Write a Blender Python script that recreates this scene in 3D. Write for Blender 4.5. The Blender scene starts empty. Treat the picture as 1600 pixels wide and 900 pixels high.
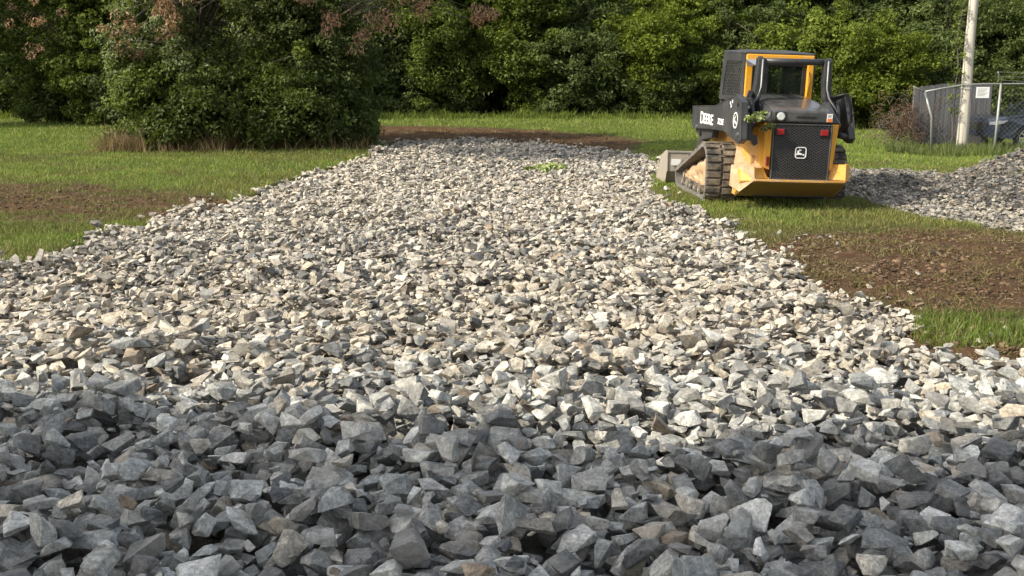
import bpy, bmesh, math, random
import numpy as np
from mathutils import Vector, Matrix
R = math.radians
# ------------------------------------------------------------------ camera, world, sun, exposure
scn = bpy.context.scene
col = scn.collection
cam_d = bpy.data.cameras.new('camera'); cam = bpy.data.objects.new('camera', cam_d); col.objects.link(cam)
cam.location = (0, 0, 1.9); cam.rotation_euler = (R(90 - 11.976), 0, 0)
cam_d.sensor_width = 36; cam_d.lens = 36 * 1650 / 1600; cam_d.clip_end = 3000
scn.camera = cam
SUN_EL, SUN_AZ = 38.0, 22.0            # shadows fall to the right and a little away
w = bpy.data.worlds.new('World'); scn.world = w; w.use_nodes = True
nt = w.node_tree; nt.nodes.clear()
sky = nt.nodes.new('ShaderNodeTexSky'); sky.sky_type = 'NISHITA'; sky.sun_disc = False
sky.sun_elevation = R(SUN_EL); sky.sun_rotation = R(270 - SUN_AZ); sky.air_density = 1.0; sky.dust_density = 3.0; sky.ozone_density = 1.0
bg = nt.nodes.new('ShaderNodeBackground'); bg.inputs[1].default_value = 0.15
wo = nt.nodes.new('ShaderNodeOutputWorld'); hs = nt.nodes.new('ShaderNodeHueSaturation'); hs.inputs['Saturation'].default_value = .4; nt.links.new(sky.outputs[0], hs.inputs['Color']); nt.links.new(hs.outputs[0], bg.inputs[0]); nt.links.new(bg.outputs[0], wo.inputs[0])
sd = bpy.data.lights.new('sun', 'SUN'); sd.energy = 3.3; sd.angle = R(0.55); sd.color = (1.0, 0.90, 0.73)
sun = bpy.data.objects.new('sun', sd); col.objects.link(sun)
LV = Vector((math.cos(R(SUN_AZ)) * math.cos(R(SUN_EL)), math.sin(R(SUN_AZ)) * math.cos(R(SUN_EL)), -math.sin(R(SUN_EL))))
sun.rotation_euler = LV.to_track_quat('-Z', 'Y').to_euler(); sun.location = (-20, -6, 18)
scn.view_settings.view_transform = 'Standard'; scn.view_settings.look = 'None'
scn.view_settings.exposure = 0.85; scn.view_settings.gamma = 1.0
scn.cycles.max_bounces = 6; scn.cycles.transparent_max_bounces = 8

rng = np.random.default_rng(7)
random.seed(7)
# ------------------------------------------------------------------ helpers
def tag(o, label=None, cat=None, group=None, kind=None):
    if label: o['label'] = label
    if cat: o['category'] = cat
    if group: o['group'] = group
    if kind: o['kind'] = kind
    return o

def np_mesh(name, V, Fc, mat=None, fv=4, smooth=False, attrs=None):
    """V (n,3) floats, Fc (m,fv) ints"""
    me = bpy.data.meshes.new(name)
    V = np.ascontiguousarray(V, dtype=np.float32); Fc = np.ascontiguousarray(Fc, dtype=np.int32)
    me.vertices.add(len(V)); me.vertices.foreach_set('co', V.ravel())
    me.loops.add(Fc.size); me.loops.foreach_set('vertex_index', Fc.ravel())
    me.polygons.add(len(Fc)); me.polygons.foreach_set('loop_start', np.arange(0, Fc.size, fv, dtype=np.int32))
    me.update(calc_edges=True)
    me.polygons.foreach_set('use_smooth', np.full(len(Fc), bool(smooth)))
    if attrs:
        for k, (typ, data) in attrs.items():
            a = me.attributes.new(k, typ, 'POINT')
            a.data.foreach_set('color' if typ == 'FLOAT_COLOR' else 'value', np.ascontiguousarray(data, dtype=np.float32).ravel())
    if mat: me.materials.append(mat)
    return me

def link(name, me, parent=None):
    o = bpy.data.objects.new(name, me); col.objects.link(o)
    if parent: o.parent = parent
    return o

def empty(name, loc=(0, 0, 0), rot=(0, 0, 0)):
    o = bpy.data.objects.new(name, None); col.objects.link(o); o.location = loc; o.rotation_euler = rot
    o.empty_display_size = 0.2
    return o

class MB:
    """collects shapes, builds one mesh object"""
    def __init__(s): s.bm = bmesh.new()
    def poly(s, pts, ext):
        """prism: planar polygon pts extruded by vector ext"""
        bm = s.bm; e = Vector(ext)
        a = [bm.verts.new(Vector(p)) for p in pts]; b = [bm.verts.new(Vector(p) + e) for p in pts]
        n = len(a)
        try:
            bm.faces.new(a[::-1]); bm.faces.new(b)
            for i in range(n): bm.faces.new((a[i], a[(i + 1) % n], b[(i + 1) % n], b[i]))
        except ValueError: pass
        return s
    def box(s, x0, x1, y0, y1, z0, z1):
        return s.poly([(x0, y0, z0), (x1, y0, z0), (x1, y1, z0), (x0, y1, z0)], (0, 0, z1 - z0))
    def hull(s, pts):
        vs = [s.bm.verts.new(Vector(p)) for p in pts]
        r = bmesh.ops.convex_hull(s.bm, input=vs)
        bad = [g for g in r['geom_interior'] + r['geom_unused'] if isinstance(g, bmesh.types.BMVert) and g.is_valid]
        if bad: bmesh.ops.delete(s.bm, geom=list(set(bad)), context='VERTS')
        return s
    def loft(s, rings, closed_ring=True, cap=True):
        bm = s.bm; rr = [[bm.verts.new(Vector(p)) for p in r] for r in rings]; n = len(rr[0])
        for a, b in zip(rr, rr[1:]):
            for i in range(n if closed_ring else n - 1):
                bm.faces.new((a[i], a[(i + 1) % n], b[(i + 1) % n], b[i]))
        if cap and closed_ring:
            bm.faces.new(rr[0][::-1]); bm.faces.new(rr[-1])
        return s
    def tube(s, path, r, n=8, r1=None, cap=True):
        P = [Vector(p) for p in path]; rings = []
        for i, p in enumerate(P):
            d = (P[min(i + 1, len(P) - 1)] - P[max(i - 1, 0)]).normalized()
            ref = Vector((0, 0, 1)) if abs(d.z) < .9 else Vector((1, 0, 0))
            u = d.cross(ref).normalized(); v = d.cross(u)
            rad = r if r1 is None else r + (r1 - r) * i / (len(P) - 1)
            rings.append([p + (u * math.cos(t) + v * math.sin(t)) * rad for t in [2 * math.pi * k / n for k in range(n)]])
        return s.loft(rings, True, cap)
    def cyl(s, c, axis, r, h, n=24):
        c = Vector(c); a = Vector(axis).normalized() * h / 2
        return s.tube([c - a, c + a], r, n)
    def build(s, name, mat, parent=None, bevel=0, smooth=False):
        bmesh.ops.recalc_face_normals(s.bm, faces=s.bm.faces)
        me = bpy.data.meshes.new(name); s.bm.to_mesh(me); s.bm.free()
        me.materials.append(mat)
        if smooth:
            for p in me.polygons: p.use_smooth = True
        o = link(name, me, parent)
        if bevel:
            m = o.modifiers.new('bevel', 'BEVEL'); m.width = bevel; m.segments = 2; m.limit_method = 'ANGLE'; m.angle_limit = R(40)
            if smooth is False:
                for p in me.polygons: p.use_smooth = False
        return o

# ------------------------------------------------------------------ materials
def mat_new(name):
    m = bpy.data.materials.new(name); m.use_nodes = True
    n = m.node_tree.nodes; n.clear()
    out = n.new('ShaderNodeOutputMaterial'); b = n.new('ShaderNodeBsdfPrincipled')
    m.node_tree.links.new(b.outputs[0], out.inputs[0])
    return m, m.node_tree, b, out
def N(nt, typ, **kw):
    n = nt.nodes.new(typ)
    for k, v in kw.items(): setattr(n, k, v)
    return n
def noise(nt, scale, detail=4, rough=.55, vec=None):
    n = N(nt, 'ShaderNodeTexNoise'); n.inputs['Scale'].default_value = scale; n.inputs['Detail'].default_value = detail; n.inputs['Roughness'].default_value = rough
    if vec: nt.links.new(vec, n.inputs['Vector'])
    return n
def ramp(nt, fac, stops):
    r = N(nt, 'ShaderNodeValToRGB'); e = r.color_ramp.elements
    while len(e) < len(stops): e.new(0.5)
    for i, (p, c) in enumerate(stops):
        e[i].position = p; e[i].color = (*c, 1) if len(c) == 3 else c
    nt.links.new(fac, r.inputs[0]); return r
def mixc(nt, fac, a, b, mode='MIX'):
    m = N(nt, 'ShaderNodeMix', data_type='RGBA', blend_type=mode)
    for sock, v in ((m.inputs[0], fac), (m.inputs[6], a), (m.inputs[7], b)):
        if isinstance(v, (int, float)): sock.default_value = v
        elif isinstance(v, tuple): sock.default_value = (*v, 1) if len(v) == 3 else v
        else: nt.links.new(v, sock)
    return m.outputs[2]

def dusty(name, base, rough=.45, metallic=0, dust=(.36, .27, .17), amount=.35, scale=6, spec=.5, coat=0, lowdust=0.0):
    """paint with worn, dusty patches; lowdust adds mud on what is close to the ground"""
    m, nt, b, o = mat_new(name)
    tc = N(nt, 'ShaderNodeTexCoord')
    n1 = noise(nt, scale, 6, .65, tc.outputs['Object']); n2 = noise(nt, scale * 7, 4, .6, tc.outputs['Object'])
    r1 = ramp(nt, n1.outputs[0], [(.42, (0, 0, 0)), (.75, (1, 1, 1))])
    mm = N(nt, 'ShaderNodeMath', operation='MULTIPLY'); nt.links.new(r1.outputs[0], mm.inputs[0]); mm.inputs[1].default_value = amount
    fac = mm.outputs[0]
    if lowdust:
        sx = N(nt, 'ShaderNodeSeparateXYZ'); nt.links.new(tc.outputs['Object'], sx.inputs[0])
        mr = N(nt, 'ShaderNodeMapRange'); nt.links.new(sx.outputs[2], mr.inputs[0])
        mr.inputs[1].default_value = .75; mr.inputs[2].default_value = .3; mr.inputs[3].default_value = 0; mr.inputs[4].default_value = lowdust
        m3 = N(nt, 'ShaderNodeMath', operation='MULTIPLY'); nt.links.new(mr.outputs[0], m3.inputs[0])
        r3 = ramp(nt, n1.outputs[0], [(.25, (.35, .35, .35)), (.6, (1, 1, 1))]); nt.links.new(r3.outputs[0], m3.inputs[1])
        ad = N(nt, 'ShaderNodeMath', operation='ADD', use_clamp=True); nt.links.new(fac, ad.inputs[0]); nt.links.new(m3.outputs[0], ad.inputs[1]); fac = ad.outputs[0]
    c = mixc(nt, fac, base, dust)
    c = mixc(nt, .25, c, n2.outputs[0], 'OVERLAY')
    nt.links.new(c, b.inputs['Base Color'])
    rr = N(nt, 'ShaderNodeMapRange'); nt.links.new(fac, rr.inputs[0]); rr.inputs[3].default_value = rough; rr.inputs[4].default_value = .9
    nt.links.new(rr.outputs[0], b.inputs['Roughness'])
    b.inputs['Metallic'].default_value = metallic; b.inputs['Specular IOR Level'].default_value = spec; b.inputs['Coat Weight'].default_value = coat
    bp = N(nt, 'ShaderNodeBump'); bp.inputs['Strength'].default_value = .15; bp.inputs['Distance'].default_value = .01
    nt.links.new(n2.outputs[0], bp.inputs['Height']); nt.links.new(bp.outputs[0], b.inputs['Normal'])
    return m

def rock_mat(name, use_attr):
    m, nt, b, o = mat_new(name)
    tc = N(nt, 'ShaderNodeTexCoord'); geo = N(nt, 'ShaderNodeNewGeometry')
    if use_attr:
        a = N(nt, 'ShaderNodeAttribute', attribute_name='tone'); c0 = a.outputs['Color']; vec = geo.outputs['Position']
    else:
        a = N(nt, 'ShaderNodeObjectInfo'); c0 = a.outputs['Color']
        vm = N(nt, 'ShaderNodeVectorMath', operation='ADD'); nt.links.new(geo.outputs['Position'], vm.inputs[0]); vec = vm.outputs[0]
    n1 = noise(nt, 14, 6, .68, vec); n2 = noise(nt, 70, 6, .7, vec); n3 = noise(nt, 5, 3, .5, vec)
    v = N(nt, 'ShaderNodeTexVoronoi', feature='DISTANCE_TO_EDGE'); v.inputs['Scale'].default_value = 9; nt.links.new(noise(nt, 6, 4, .6, vec).outputs['Color'], v.inputs['Vector'])
    c = mixc(nt, .8, c0, ramp(nt, n1.outputs[0], [(.32, (.24, .24, .24)), (.68, (.76, .76, .75))]).outputs[0], 'OVERLAY')
    c = mixc(nt, .7, c, ramp(nt, n2.outputs[0], [(.32, (.22, .22, .22)), (.70, (.84, .84, .84))]).outputs[0], 'OVERLAY')
    n4 = noise(nt, 38, 5, .75, vec); c = mixc(nt, 1.0, c, ramp(nt, n4.outputs[0], [(.36, (.62, .62, .62)), (.5, (1, 1, 1)), (.66, (1.32, 1.32, 1.30))]).outputs[0], 'MULTIPLY')
    # pale dust lying on the faces and rusty veins
    dust = ramp(nt, n3.outputs[0], [(.45, (0, 0, 0)), (.72, (.42, .42, .42))])
    c = mixc(nt, dust.outputs[0], c, (.40, .375, .33))
    rust = ramp(nt, noise(nt, 7, 5, .7, vec).outputs[0], [(.66, (0, 0, 0)), (.80, (.45, .45, .45))])
    c = mixc(nt, rust.outputs[0], c, (.25, .17, .10))
    veins = ramp(nt, v.outputs[0], [(0, (.35, .35, .35)), (.012, (0, 0, 0))])
    c = mixc(nt, veins.outputs[0], c, (.55, .55, .54))
    nt.links.new(c, b.inputs['Base Color']); b.inputs['Roughness'].default_value = .82; b.inputs['Specular IOR Level'].default_value = .35
    bp = N(nt, 'ShaderNodeBump'); bp.inputs['Strength'].default_value = .8; bp.inputs['Distance'].default_value = .009
    ad = N(nt, 'ShaderNodeMath', operation='ADD'); nt.links.new(n1.outputs[0], ad.inputs[0])
    ml = N(nt, 'ShaderNodeMath', operation='MULTIPLY'); nt.links.new(n2.outputs[0], ml.inputs[0]); ml.inputs[1].default_value = .5; nt.links.new(ml.outputs[0], ad.inputs[1])
    nt.links.new(ad.outputs[0], bp.inputs['Height']); nt.links.new(bp.outputs[0], b.inputs['Normal'])
    return m

def leaf_mat(name, cols, trans=.3, rough=.5, spec=.35):
    """cols: list of colours spread over leaves at random"""
    m, nt, b, o = mat_new(name)
    geo = N(nt, 'ShaderNodeNewGeometry')
    r = ramp(nt, geo.outputs['Random Per Island'], [(i / max(1, len(cols) - 1), c) for i, c in enumerate(cols)])
    tc = N(nt, 'ShaderNodeTexCoord'); n = noise(nt, 1.1, 3, .5, geo.outputs['Position'])
    rr = ramp(nt, n.outputs[0], [(.35, (.36, .36, .36)), (.65, (.66, .66, .60))])
    c = mixc(nt, .7, r.outputs[0], rr.outputs[0], 'OVERLAY')
    nt.links.new(c, b.inputs['Base Color']); b.inputs['Roughness'].default_value = rough; b.inputs['Specular IOR Level'].default_value = spec
    t = N(nt, 'ShaderNodeBsdfTranslucent'); tcx = mixc(nt, 1.0, c, (1.0, 1.0, .45), 'MULTIPLY')
    nt.links.new(tcx, t.inputs[0])
    mx = N(nt, 'ShaderNodeMixShader'); mx.inputs[0].default_value = trans
    nt.links.new(b.outputs[0], mx.inputs[1]); nt.links.new(t.outputs[0], mx.inputs[2]); nt.links.new(mx.outputs[0], o.inputs[0])
    return m

M = {}
M['yellow'] = dusty('yellow_paint', (.70, .32, .010), .38, amount=.4, dust=(.42, .30, .16), lowdust=.45)
M['dusty_yellow'] = dusty('muddy_yellow_paint', (.56, .28, .03), .6, amount=.85, dust=(.42, .28, .16), scale=5, lowdust=.5)
M['charcoal'] = dusty('charcoal_paint', (.030, .032, .035), .34, amount=.18, dust=(.16, .14, .12), scale=5)
M['charcoal2'] = dusty('charcoal_plate', (.035, .037, .040), .42, amount=.3, dust=(.15, .135, .115), scale=3)
M['black'] = dusty('black_plastic', (.014, .014, .015), .5, amount=.15, dust=(.08, .07, .06))
M['hood'] = dusty('hood_paint', (.050, .052, .055), .25, amount=.3, dust=(.20, .18, .15), coat=.3)
M['rubber'] = dusty('track_rubber', (.035, .033, .030), .85, amount=1.0, dust=(.34, .27, .19), scale=6)
M['rubber_side'] = dusty('track_rubber_side', (.11, .105, .095), .85, amount=.8, dust=(.25, .23, .20), scale=5)
M['mud'] = dusty('dry_mud', (.36, .24, .14), .95, amount=.9, dust=(.54, .41, .27), scale=7, spec=.1)
M['steel'] = dusty('bucket_steel', (.30, .27, .22), .55, metallic=.2, amount=.6, dust=(.40, .34, .26), scale=7)
M['bare'] = dusty('bare_steel', (.55, .55, .55), .3, metallic=.9, amount=.1)
M['white'] = dusty('white_paint', (.80, .80, .78), .5, amount=.08, dust=(.5, .45, .4))
M['orange'] = dusty('orange_label', (.65, .18, .05), .5, amount=.05)
M['galv'] = dusty('galvanised_steel', (.30, .31, .30), .5, metallic=.5, amount=.4, dust=(.22, .2, .16), scale=10)
M['carpaint'] = dusty('dark_blue_car_paint', (.012, .018, .032), .18, amount=.05, dust=(.1, .1, .1), coat=.8)
M['alloy'] = dusty('alloy', (.62, .62, .62), .28, metallic=.8, amount=.05)
M['seat'] = dusty('seat_vinyl', (.03, .03, .032), .6, amount=.1)
def red_mat():
    m, nt, b, o = mat_new('red_lens'); b.inputs['Base Color'].default_value = (.30, .012, .018, 1); b.inputs['Roughness'].default_value = .18; b.inputs['Coat Weight'].default_value = .5
    tc = N(nt, 'ShaderNodeTexCoord'); v = N(nt, 'ShaderNodeTexVoronoi'); v.inputs['Scale'].default_value = 90; nt.links.new(tc.outputs['Object'], v.inputs['Vector'])
    bp = N(nt, 'ShaderNodeBump'); bp.inputs['Strength'].default_value = .3; nt.links.new(v.outputs[0], bp.inputs['Height']); nt.links.new(bp.outputs[0], b.inputs['Normal'])
    return m
M['red'] = red_mat()
def glass_mat(name, tint, a):
    m, nt, b, o = mat_new(name); b.inputs['Base Color'].default_value = (.02, .025, .025, 1); b.inputs['Roughness'].default_value = .04
    t = N(nt, 'ShaderNodeBsdfTransparent'); t.inputs[0].default_value = (*tint, 1)
    mx = N(nt, 'ShaderNodeMixShader'); n = noise(nt, 3, 3); rr = N(nt, 'ShaderNodeMapRange'); nt.links.new(n.outputs[0], rr.inputs[0])
    rr.inputs[3].default_value = a - .05; rr.inputs[4].default_value = a + .05; nt.links.new(rr.outputs[0], mx.inputs[0])
    nt.links.new(b.outputs[0], mx.inputs[1]); nt.links.new(t.outputs[0], mx.inputs[2]); nt.links.new(mx.outputs[0], o.inputs[0])
    return m
M['glass'] = glass_mat('tinted_glass', (.60, .66, .58), .72)
M['carglass'] = glass_mat('car_glass', (.25, .28, .28), .3)
M['headlens'] = dusty('headlight_lens', (.14, .15, .16), .25, amount=.1)
M['lens'] = dusty('clear_lens', (.62, .64, .62), .12, amount=.1, coat=.5)
def bark_mat(name, c1, c2, scale=8, stretch=.25):
    m, nt, b, o = mat_new(name)
    tc = N(nt, 'ShaderNodeTexCoord'); mp = N(nt, 'ShaderNodeMapping'); mp.inputs['Scale'].default_value = (1, 1, stretch); nt.links.new(tc.outputs['Object'], mp.inputs[0])
    n = noise(nt, scale, 8, .7, mp.outputs[0]); r = ramp(nt, n.outputs[0], [(.35, c1), (.65, c2)])
    nt.links.new(r.outputs[0], b.inputs['Base Color']); b.inputs['Roughness'].default_value = .9
    bp = N(nt, 'ShaderNodeBump'); bp.inputs['Strength'].default_value = .5; bp.inputs['Distance'].default_value = .02
    nt.links.new(n.outputs[0], bp.inputs['Height']); nt.links.new(bp.outputs[0], b.inputs['Normal'])
    return m
M['bark'] = bark_mat('bark', (.05, .04, .03), (.16, .13, .10))
M['twig'] = bark_mat('dry_twig', (.14, .11, .08), (.30, .25, .19), 20)
M['pole'] = bark_mat('weathered_pole', (.34, .31, .25), (.60, .56, .48), 9, .06)
M['boards'] = bark_mat('weathered_boards', (.055, .056, .06), (.13, .13, .135), 12, .05)
M['leaf_mid'] = leaf_mat('leaf_mid', [(0.0517, 0.0782, 0.0161), (0.0978, 0.1403, 0.0253), (0.1898, 0.23, 0.0517), (0.0747, 0.1092, 0.0207)], .4, .6, .2)
M['leaf_dark'] = leaf_mat('leaf_dark', [(0.0391, 0.0598, 0.0161), (0.069, 0.1012, 0.0253), (0.1437, 0.1725, 0.0598), (0.0517, 0.0782, 0.0207)], .38, .6, .2)
M['leaf_bright'] = leaf_mat('leaf_bright', [(0.0805, 0.115, 0.0161), (0.1323, 0.1782, 0.0253), (0.207, 0.253, 0.0437), (0.1035, 0.138, 0.023)], .4, .6, .2)
M['leaf_dead'] = leaf_mat('leaf_dead', [(.28, .15, .10), (.40, .24, .16), (.48, .33, .24), (.20, .11, .07), (.14, .12, .05)], .25, .8)
M['leaf_silver'] = leaf_mat('leaf_silver', [(0.069, 0.0978, 0.0345), (0.1265, 0.1667, 0.0575), (0.23, 0.2645, 0.115), (0.0575, 0.0805, 0.0253)], .38)
M['weed'] = leaf_mat('weed_leaf', [(.16, .22, .06), (.34, .42, .17), (.50, .54, .30), (.10, .14, .04)], .3)
M['dry'] = leaf_mat('dry_grass', [(.17, .11, .055), (.26, .18, .09), (.32, .25, .14), (.13, .10, .04)], .2, .8)

# ------------------------------------------------------------------ terrain
def sm(t): t = np.clip(t, 0, 1); return t * t * (3 - 2 * t)
def hash_noise(x, y, s, seed=0):
    """smooth value noise on arrays"""
    x = np.asarray(x, float) / s + 137.3 + seed * 17.1; y = np.asarray(y, float) / s + 91.7 + seed * 7.7
    xi = np.floor(x).astype(np.int64); yi = np.floor(y).astype(np.int64); fx = sm(x - xi); fy = sm(y - yi)
    def h(a, b):
        n = (a * 374761393 + b * 668265263 + seed * 1442695) & 0xffffffff
        n = ((n ^ (n >> 13)) * 1274126177) & 0xffffffff
        return ((n ^ (n >> 16)) & 0xffff) / 65535.0
    return (h(xi, yi) * (1 - fx) + h(xi + 1, yi) * fx) * (1 - fy) + (h(xi, yi + 1) * (1 - fx) + h(xi + 1, yi + 1) * fx) * fy
def fbm(x, y, s, seed=0, o=3):
    return sum(hash_noise(x, y, s / 2 ** k, seed + k) * .5 ** k for k in range(o)) / sum(.5 ** k for k in range(o))
def ht(x, y):
    x = np.asarray(x, float); y = np.asarray(y, float)
    z = -.35 * sm((x - 6) / 5) * sm((y - 20) / 6)
    z = z + .08 * (fbm(x, y, 2.0, 3) - .5) - .11 * inpoly(x, y, DRIVE)
    return z
def inpoly(x, y, P):
    x = np.asarray(x); y = np.asarray(y); c = np.zeros(x.shape, bool); n = len(P)
    for i in range(n):
        x0, y0 = P[i]; x1, y1 = P[(i + 1) % n]
        if y0 == y1: continue
        t = ((y0 > y) != (y1 > y)) & (x < (x1 - x0) * (y - y0) / (y1 - y0) + x0); c ^= t
    return c
DRIVE = [(-9, 1.0), (-9, 8.6), (-6.3, 8.9), (-4.8, 9.6), (-4.72, 10.4), (-4.6, 11.3), (-4.4, 12.7), (-4.15, 14.3), (-3.85, 15.2), (-3.9, 17.5), (-3.5, 19.5), (-3.0, 22.2), (-3.15, 25.2), (-2.9, 26.4),
         (-1.2, 26.9), (.7, 26.3), (1.7, 24.9), (2.4, 23.6), (2.8, 21.4), (3.0, 20.2), (2.4, 18.4), (2.2, 16.8), (2.15, 14.9), (2.5, 13.2), (2.6, 11.6), (2.6, 10.8), (2.5, 9.3), (2.75, 8.5), (3.1, 7.9),
         (2.8, 7.4), (2.85, 6.95), (3.15, 6.35), (4.4, 5.9), (9, 5.3), (9, 1.0)]
SIDE = [(2.6, 18.6), (4.0, 17.0), (5.0, 15.4), (5.3, 13.4), (6.0, 12.1), (9, 10.9), (14, 12), (15, 19), (7.8, 18.4), (5.6, 19.6), (2.6, 21.3)]
DIRTS = [[(2.5, 11.0), (3.6, 12.2), (4.9, 12.7), (6.2, 11.7), (9, 10.6), (9, 7.3), (4.2, 7.8), (3.1, 8.0), (2.5, 9)],
         [(2.7, 7.5), (3.3, 7.25), (4.0, 7.0), (6, 6.9), (6, 5.6), (3.0, 6.0), (2.6, 7)],
         [(-9, 17.2), (-6.1, 16.9), (-4.3, 15.6), (-3.7, 14.6), (-4.4, 13.1), (-6.5, 13.0), (-9, 13.2)],
         [(-5.2, 33.5), (-1, 32.6), (1.6, 30.4), (3.3, 27.0), (2.6, 24.0), (1.2, 24.6), (.5, 26), (-3.0, 26), (-4.2, 27.5)]]
def warp(x, y, a, s, seed):
    return x + a * (fbm(x, y, s, seed) - .5) * 2, y + a * (fbm(x, y, s, seed + 50) - .5) * 2
def gravel_mask(x, y):
    wx, wy = warp(x, y, .18, .6, 11)
    return inpoly(wx, wy, DRIVE) | inpoly(wx, wy, SIDE)
def dirt_mask(x, y):
    m = np.zeros(np.shape(x), float)
    for k in range(7):
        ox, oy = .35 * math.cos(k * .9), .35 * math.sin(k * .9)
        wx, wy = warp(x + ox, y + oy, .6, .9, 31)
        for i, P in enumerate(DIRTS): m = np.maximum(m, 0) + inpoly(wx, wy, P) * (.85 if i == 2 else 1.0) / 7.0
    brk = fbm(x, y * 1.6, .55, 88, 3); m = m * np.where(np.asarray(y) < 20, np.clip((brk - .34) * 6, np.where(np.asarray(x) > 2, .7, .2), 1.0), 1)
    return np.clip(m, 0, 1)
def pile_h(x, y):
    d = np.sqrt(((x - 10.6) / 4.7) ** 2 + ((y - 15.2) / 3.6) ** 2)
    z = 1.8 * np.clip(1 - d, 0, 1) ** 1.15
    d2 = np.sqrt(((x - 6.1) / 1.5) ** 2 + ((y - 17.3) / 1.8) ** 2)
    return np.maximum(z * (1 + .25 * (fbm(x, y, 1.0, 5) - .5)), .14 * np.clip(1 - d2, 0, 1))

def ground_mat():
    m, nt, b, o = mat_new('ground'); g = N(nt, 'ShaderNodeNewGeometry'); pos = g.outputs['Position']
    at = N(nt, 'ShaderNodeAttribute', attribute_name='dirt'); ag = N(nt, 'ShaderNodeAttribute', attribute_name='gravel')
    n1 = noise(nt, 3, 8, .7, pos); n2 = noise(nt, 25, 6, .7, pos); n3 = noise(nt, .6, 3, .5, pos)
    soil = ramp(nt, n1.outputs[0], [(.3, (.042, .026, .015)), (.52, (.100, .062, .035)), (.72, (.19, .128, .074))])
    red = ramp(nt, n3.outputs[0], [(.45, (0, 0, 0)), (.7, (.6, .6, .6))]); s2 = mixc(nt, red.outputs[0], soil.outputs[0], (.10, .05, .024))
    turf = ramp(nt, n2.outputs[0], [(.3, (.045, .055, .016)), (.7, (.13, .135, .045))])
    stone = ramp(nt, n2.outputs[0], [(.3, (.06, .055, .05)), (.7, (.26, .245, .22))])
    ad = N(nt, 'ShaderNodeMath', operation='ADD'); nt.links.new(at.outputs['Fac'], ad.inputs[0])
    ms = N(nt, 'ShaderNodeMath', operation='MULTIPLY_ADD'); nt.links.new(n2.outputs[0], ms.inputs[0]); ms.inputs[1].default_value = .8; ms.inputs[2].default_value = -.4; nt.links.new(ms.outputs[0], ad.inputs[1])
    dr = ramp(nt, ad.outputs[0], [(.3, (0, 0, 0)), (.6, (1, 1, 1))])
    c = mixc(nt, dr.outputs[0], turf.outputs[0], s2); c = mixc(nt, ag.outputs['Fac'], c, stone.outputs[0])
    nt.links.new(c, b.inputs['Base Color']); b.inputs['Roughness'].default_value = .95; b.inputs['Specular IOR Level'].default_value = .1
    bp = N(nt, 'ShaderNodeBump'); bp.inputs['Strength'].default_value = .9; bp.inputs['Distance'].default_value = .05
    ad2 = N(nt, 'ShaderNodeMath', operation='ADD'); nt.links.new(n1.outputs[0], ad2.inputs[0]); nt.links.new(n2.outputs[0], ad2.inputs[1])
    nt.links.new(ad2.outputs[0], bp.inputs['Height']); nt.links.new(bp.outputs[0], b.inputs['Normal'])
    return m
def build_ground():
    xs = np.concatenate([[-900, -300, -100, -50, -30, -22], np.arange(-18, 18.01, .1), [22, 30, 50, 100, 300, 900]])
    ys = np.concatenate([[-900, -300, -100, -40, -15, -5], np.arange(1, 42.01, .1), [46, 55, 70, 120, 300, 900]])
    X, Y = np.meshgrid(xs, ys); d = dirt_mask(X, Y); gm = gravel_mask(X, Y).astype(float)
    near = (np.abs(X) < 18.1) & (Y > .9) & (Y < 42.1)
    rough = np.where(near, d * (.10 * (fbm(X, Y, .35, 71, 3) - .5) + .05 * (rng.random(X.shape) - .5)), 0)
    Z = ht(X, Y) + rough
    V = np.stack([X, Y, Z], -1).reshape(-1, 3); nx, ny = len(xs), len(ys)
    i = np.arange(nx * ny).reshape(ny, nx); Fc = np.stack([i[:-1, :-1], i[:-1, 1:], i[1:, 1:], i[1:, :-1]], -1).reshape(-1, 4)
    me = np_mesh('ground', V, Fc, ground_mat(), 4, True, {'dirt': ('FLOAT', d), 'gravel': ('FLOAT', gm)})
    tag(link('ground', me), kind='structure', label='lawn and bare brown soil either side of the gravel drive')
build_ground()

# ------------------------------------------------------------------ rocks: convex angular stones dropped onto a height map
def ico(level):
    bm = bmesh.new(); bmesh.ops.create_icosphere(bm, subdivisions=level, radius=1)
    V = np.array([v.co[:] for v in bm.verts]); Fc = np.array([[v.index for v in f.verts] for f in bm.faces]); bm.free(); return V, Fc
ICO = {k: ico(k) for k in (1, 2, 3, 5)}
def proto_planes():
    n = rng.integers(0, 5); P = rng.normal(size=(n, 3)); P /= np.linalg.norm(P, axis=1)[:, None]
    P = np.vstack([P, [[1, 0, 0], [-1, 0, 0], [0, 1, 0], [0, -1, 0], [0, 0, 1], [0, 0, -1]] + rng.normal(size=(6, 3)) * .38]); P /= np.linalg.norm(P, axis=1)[:, None]
    d = rng.uniform(.50, 1.0, len(P)); return P, d
PROTO = []
for k in range(48):
    P, d = proto_planes()
    kind = k % 3
    dims = (np.array([1.0, rng.uniform(.72, .92), rng.uniform(.55, .72)]) if kind == 0 else          # blocky
            np.array([1.0, rng.uniform(.70, .90), rng.uniform(.26, .40)]) if kind == 1 else           # slab
            np.array([1.15, rng.uniform(.50, .64), rng.uniform(.42, .55)]))                            # long
    PROTO.append((P, d, dims, ('blocky', 'flat', 'long')[kind]))
def radial(P, d, U):
    dot = U @ P.T; r = np.where(dot > 1e-3, d / np.maximum(dot, 1e-3), 9.).min(1); return np.minimum(r, 1.35)
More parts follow.
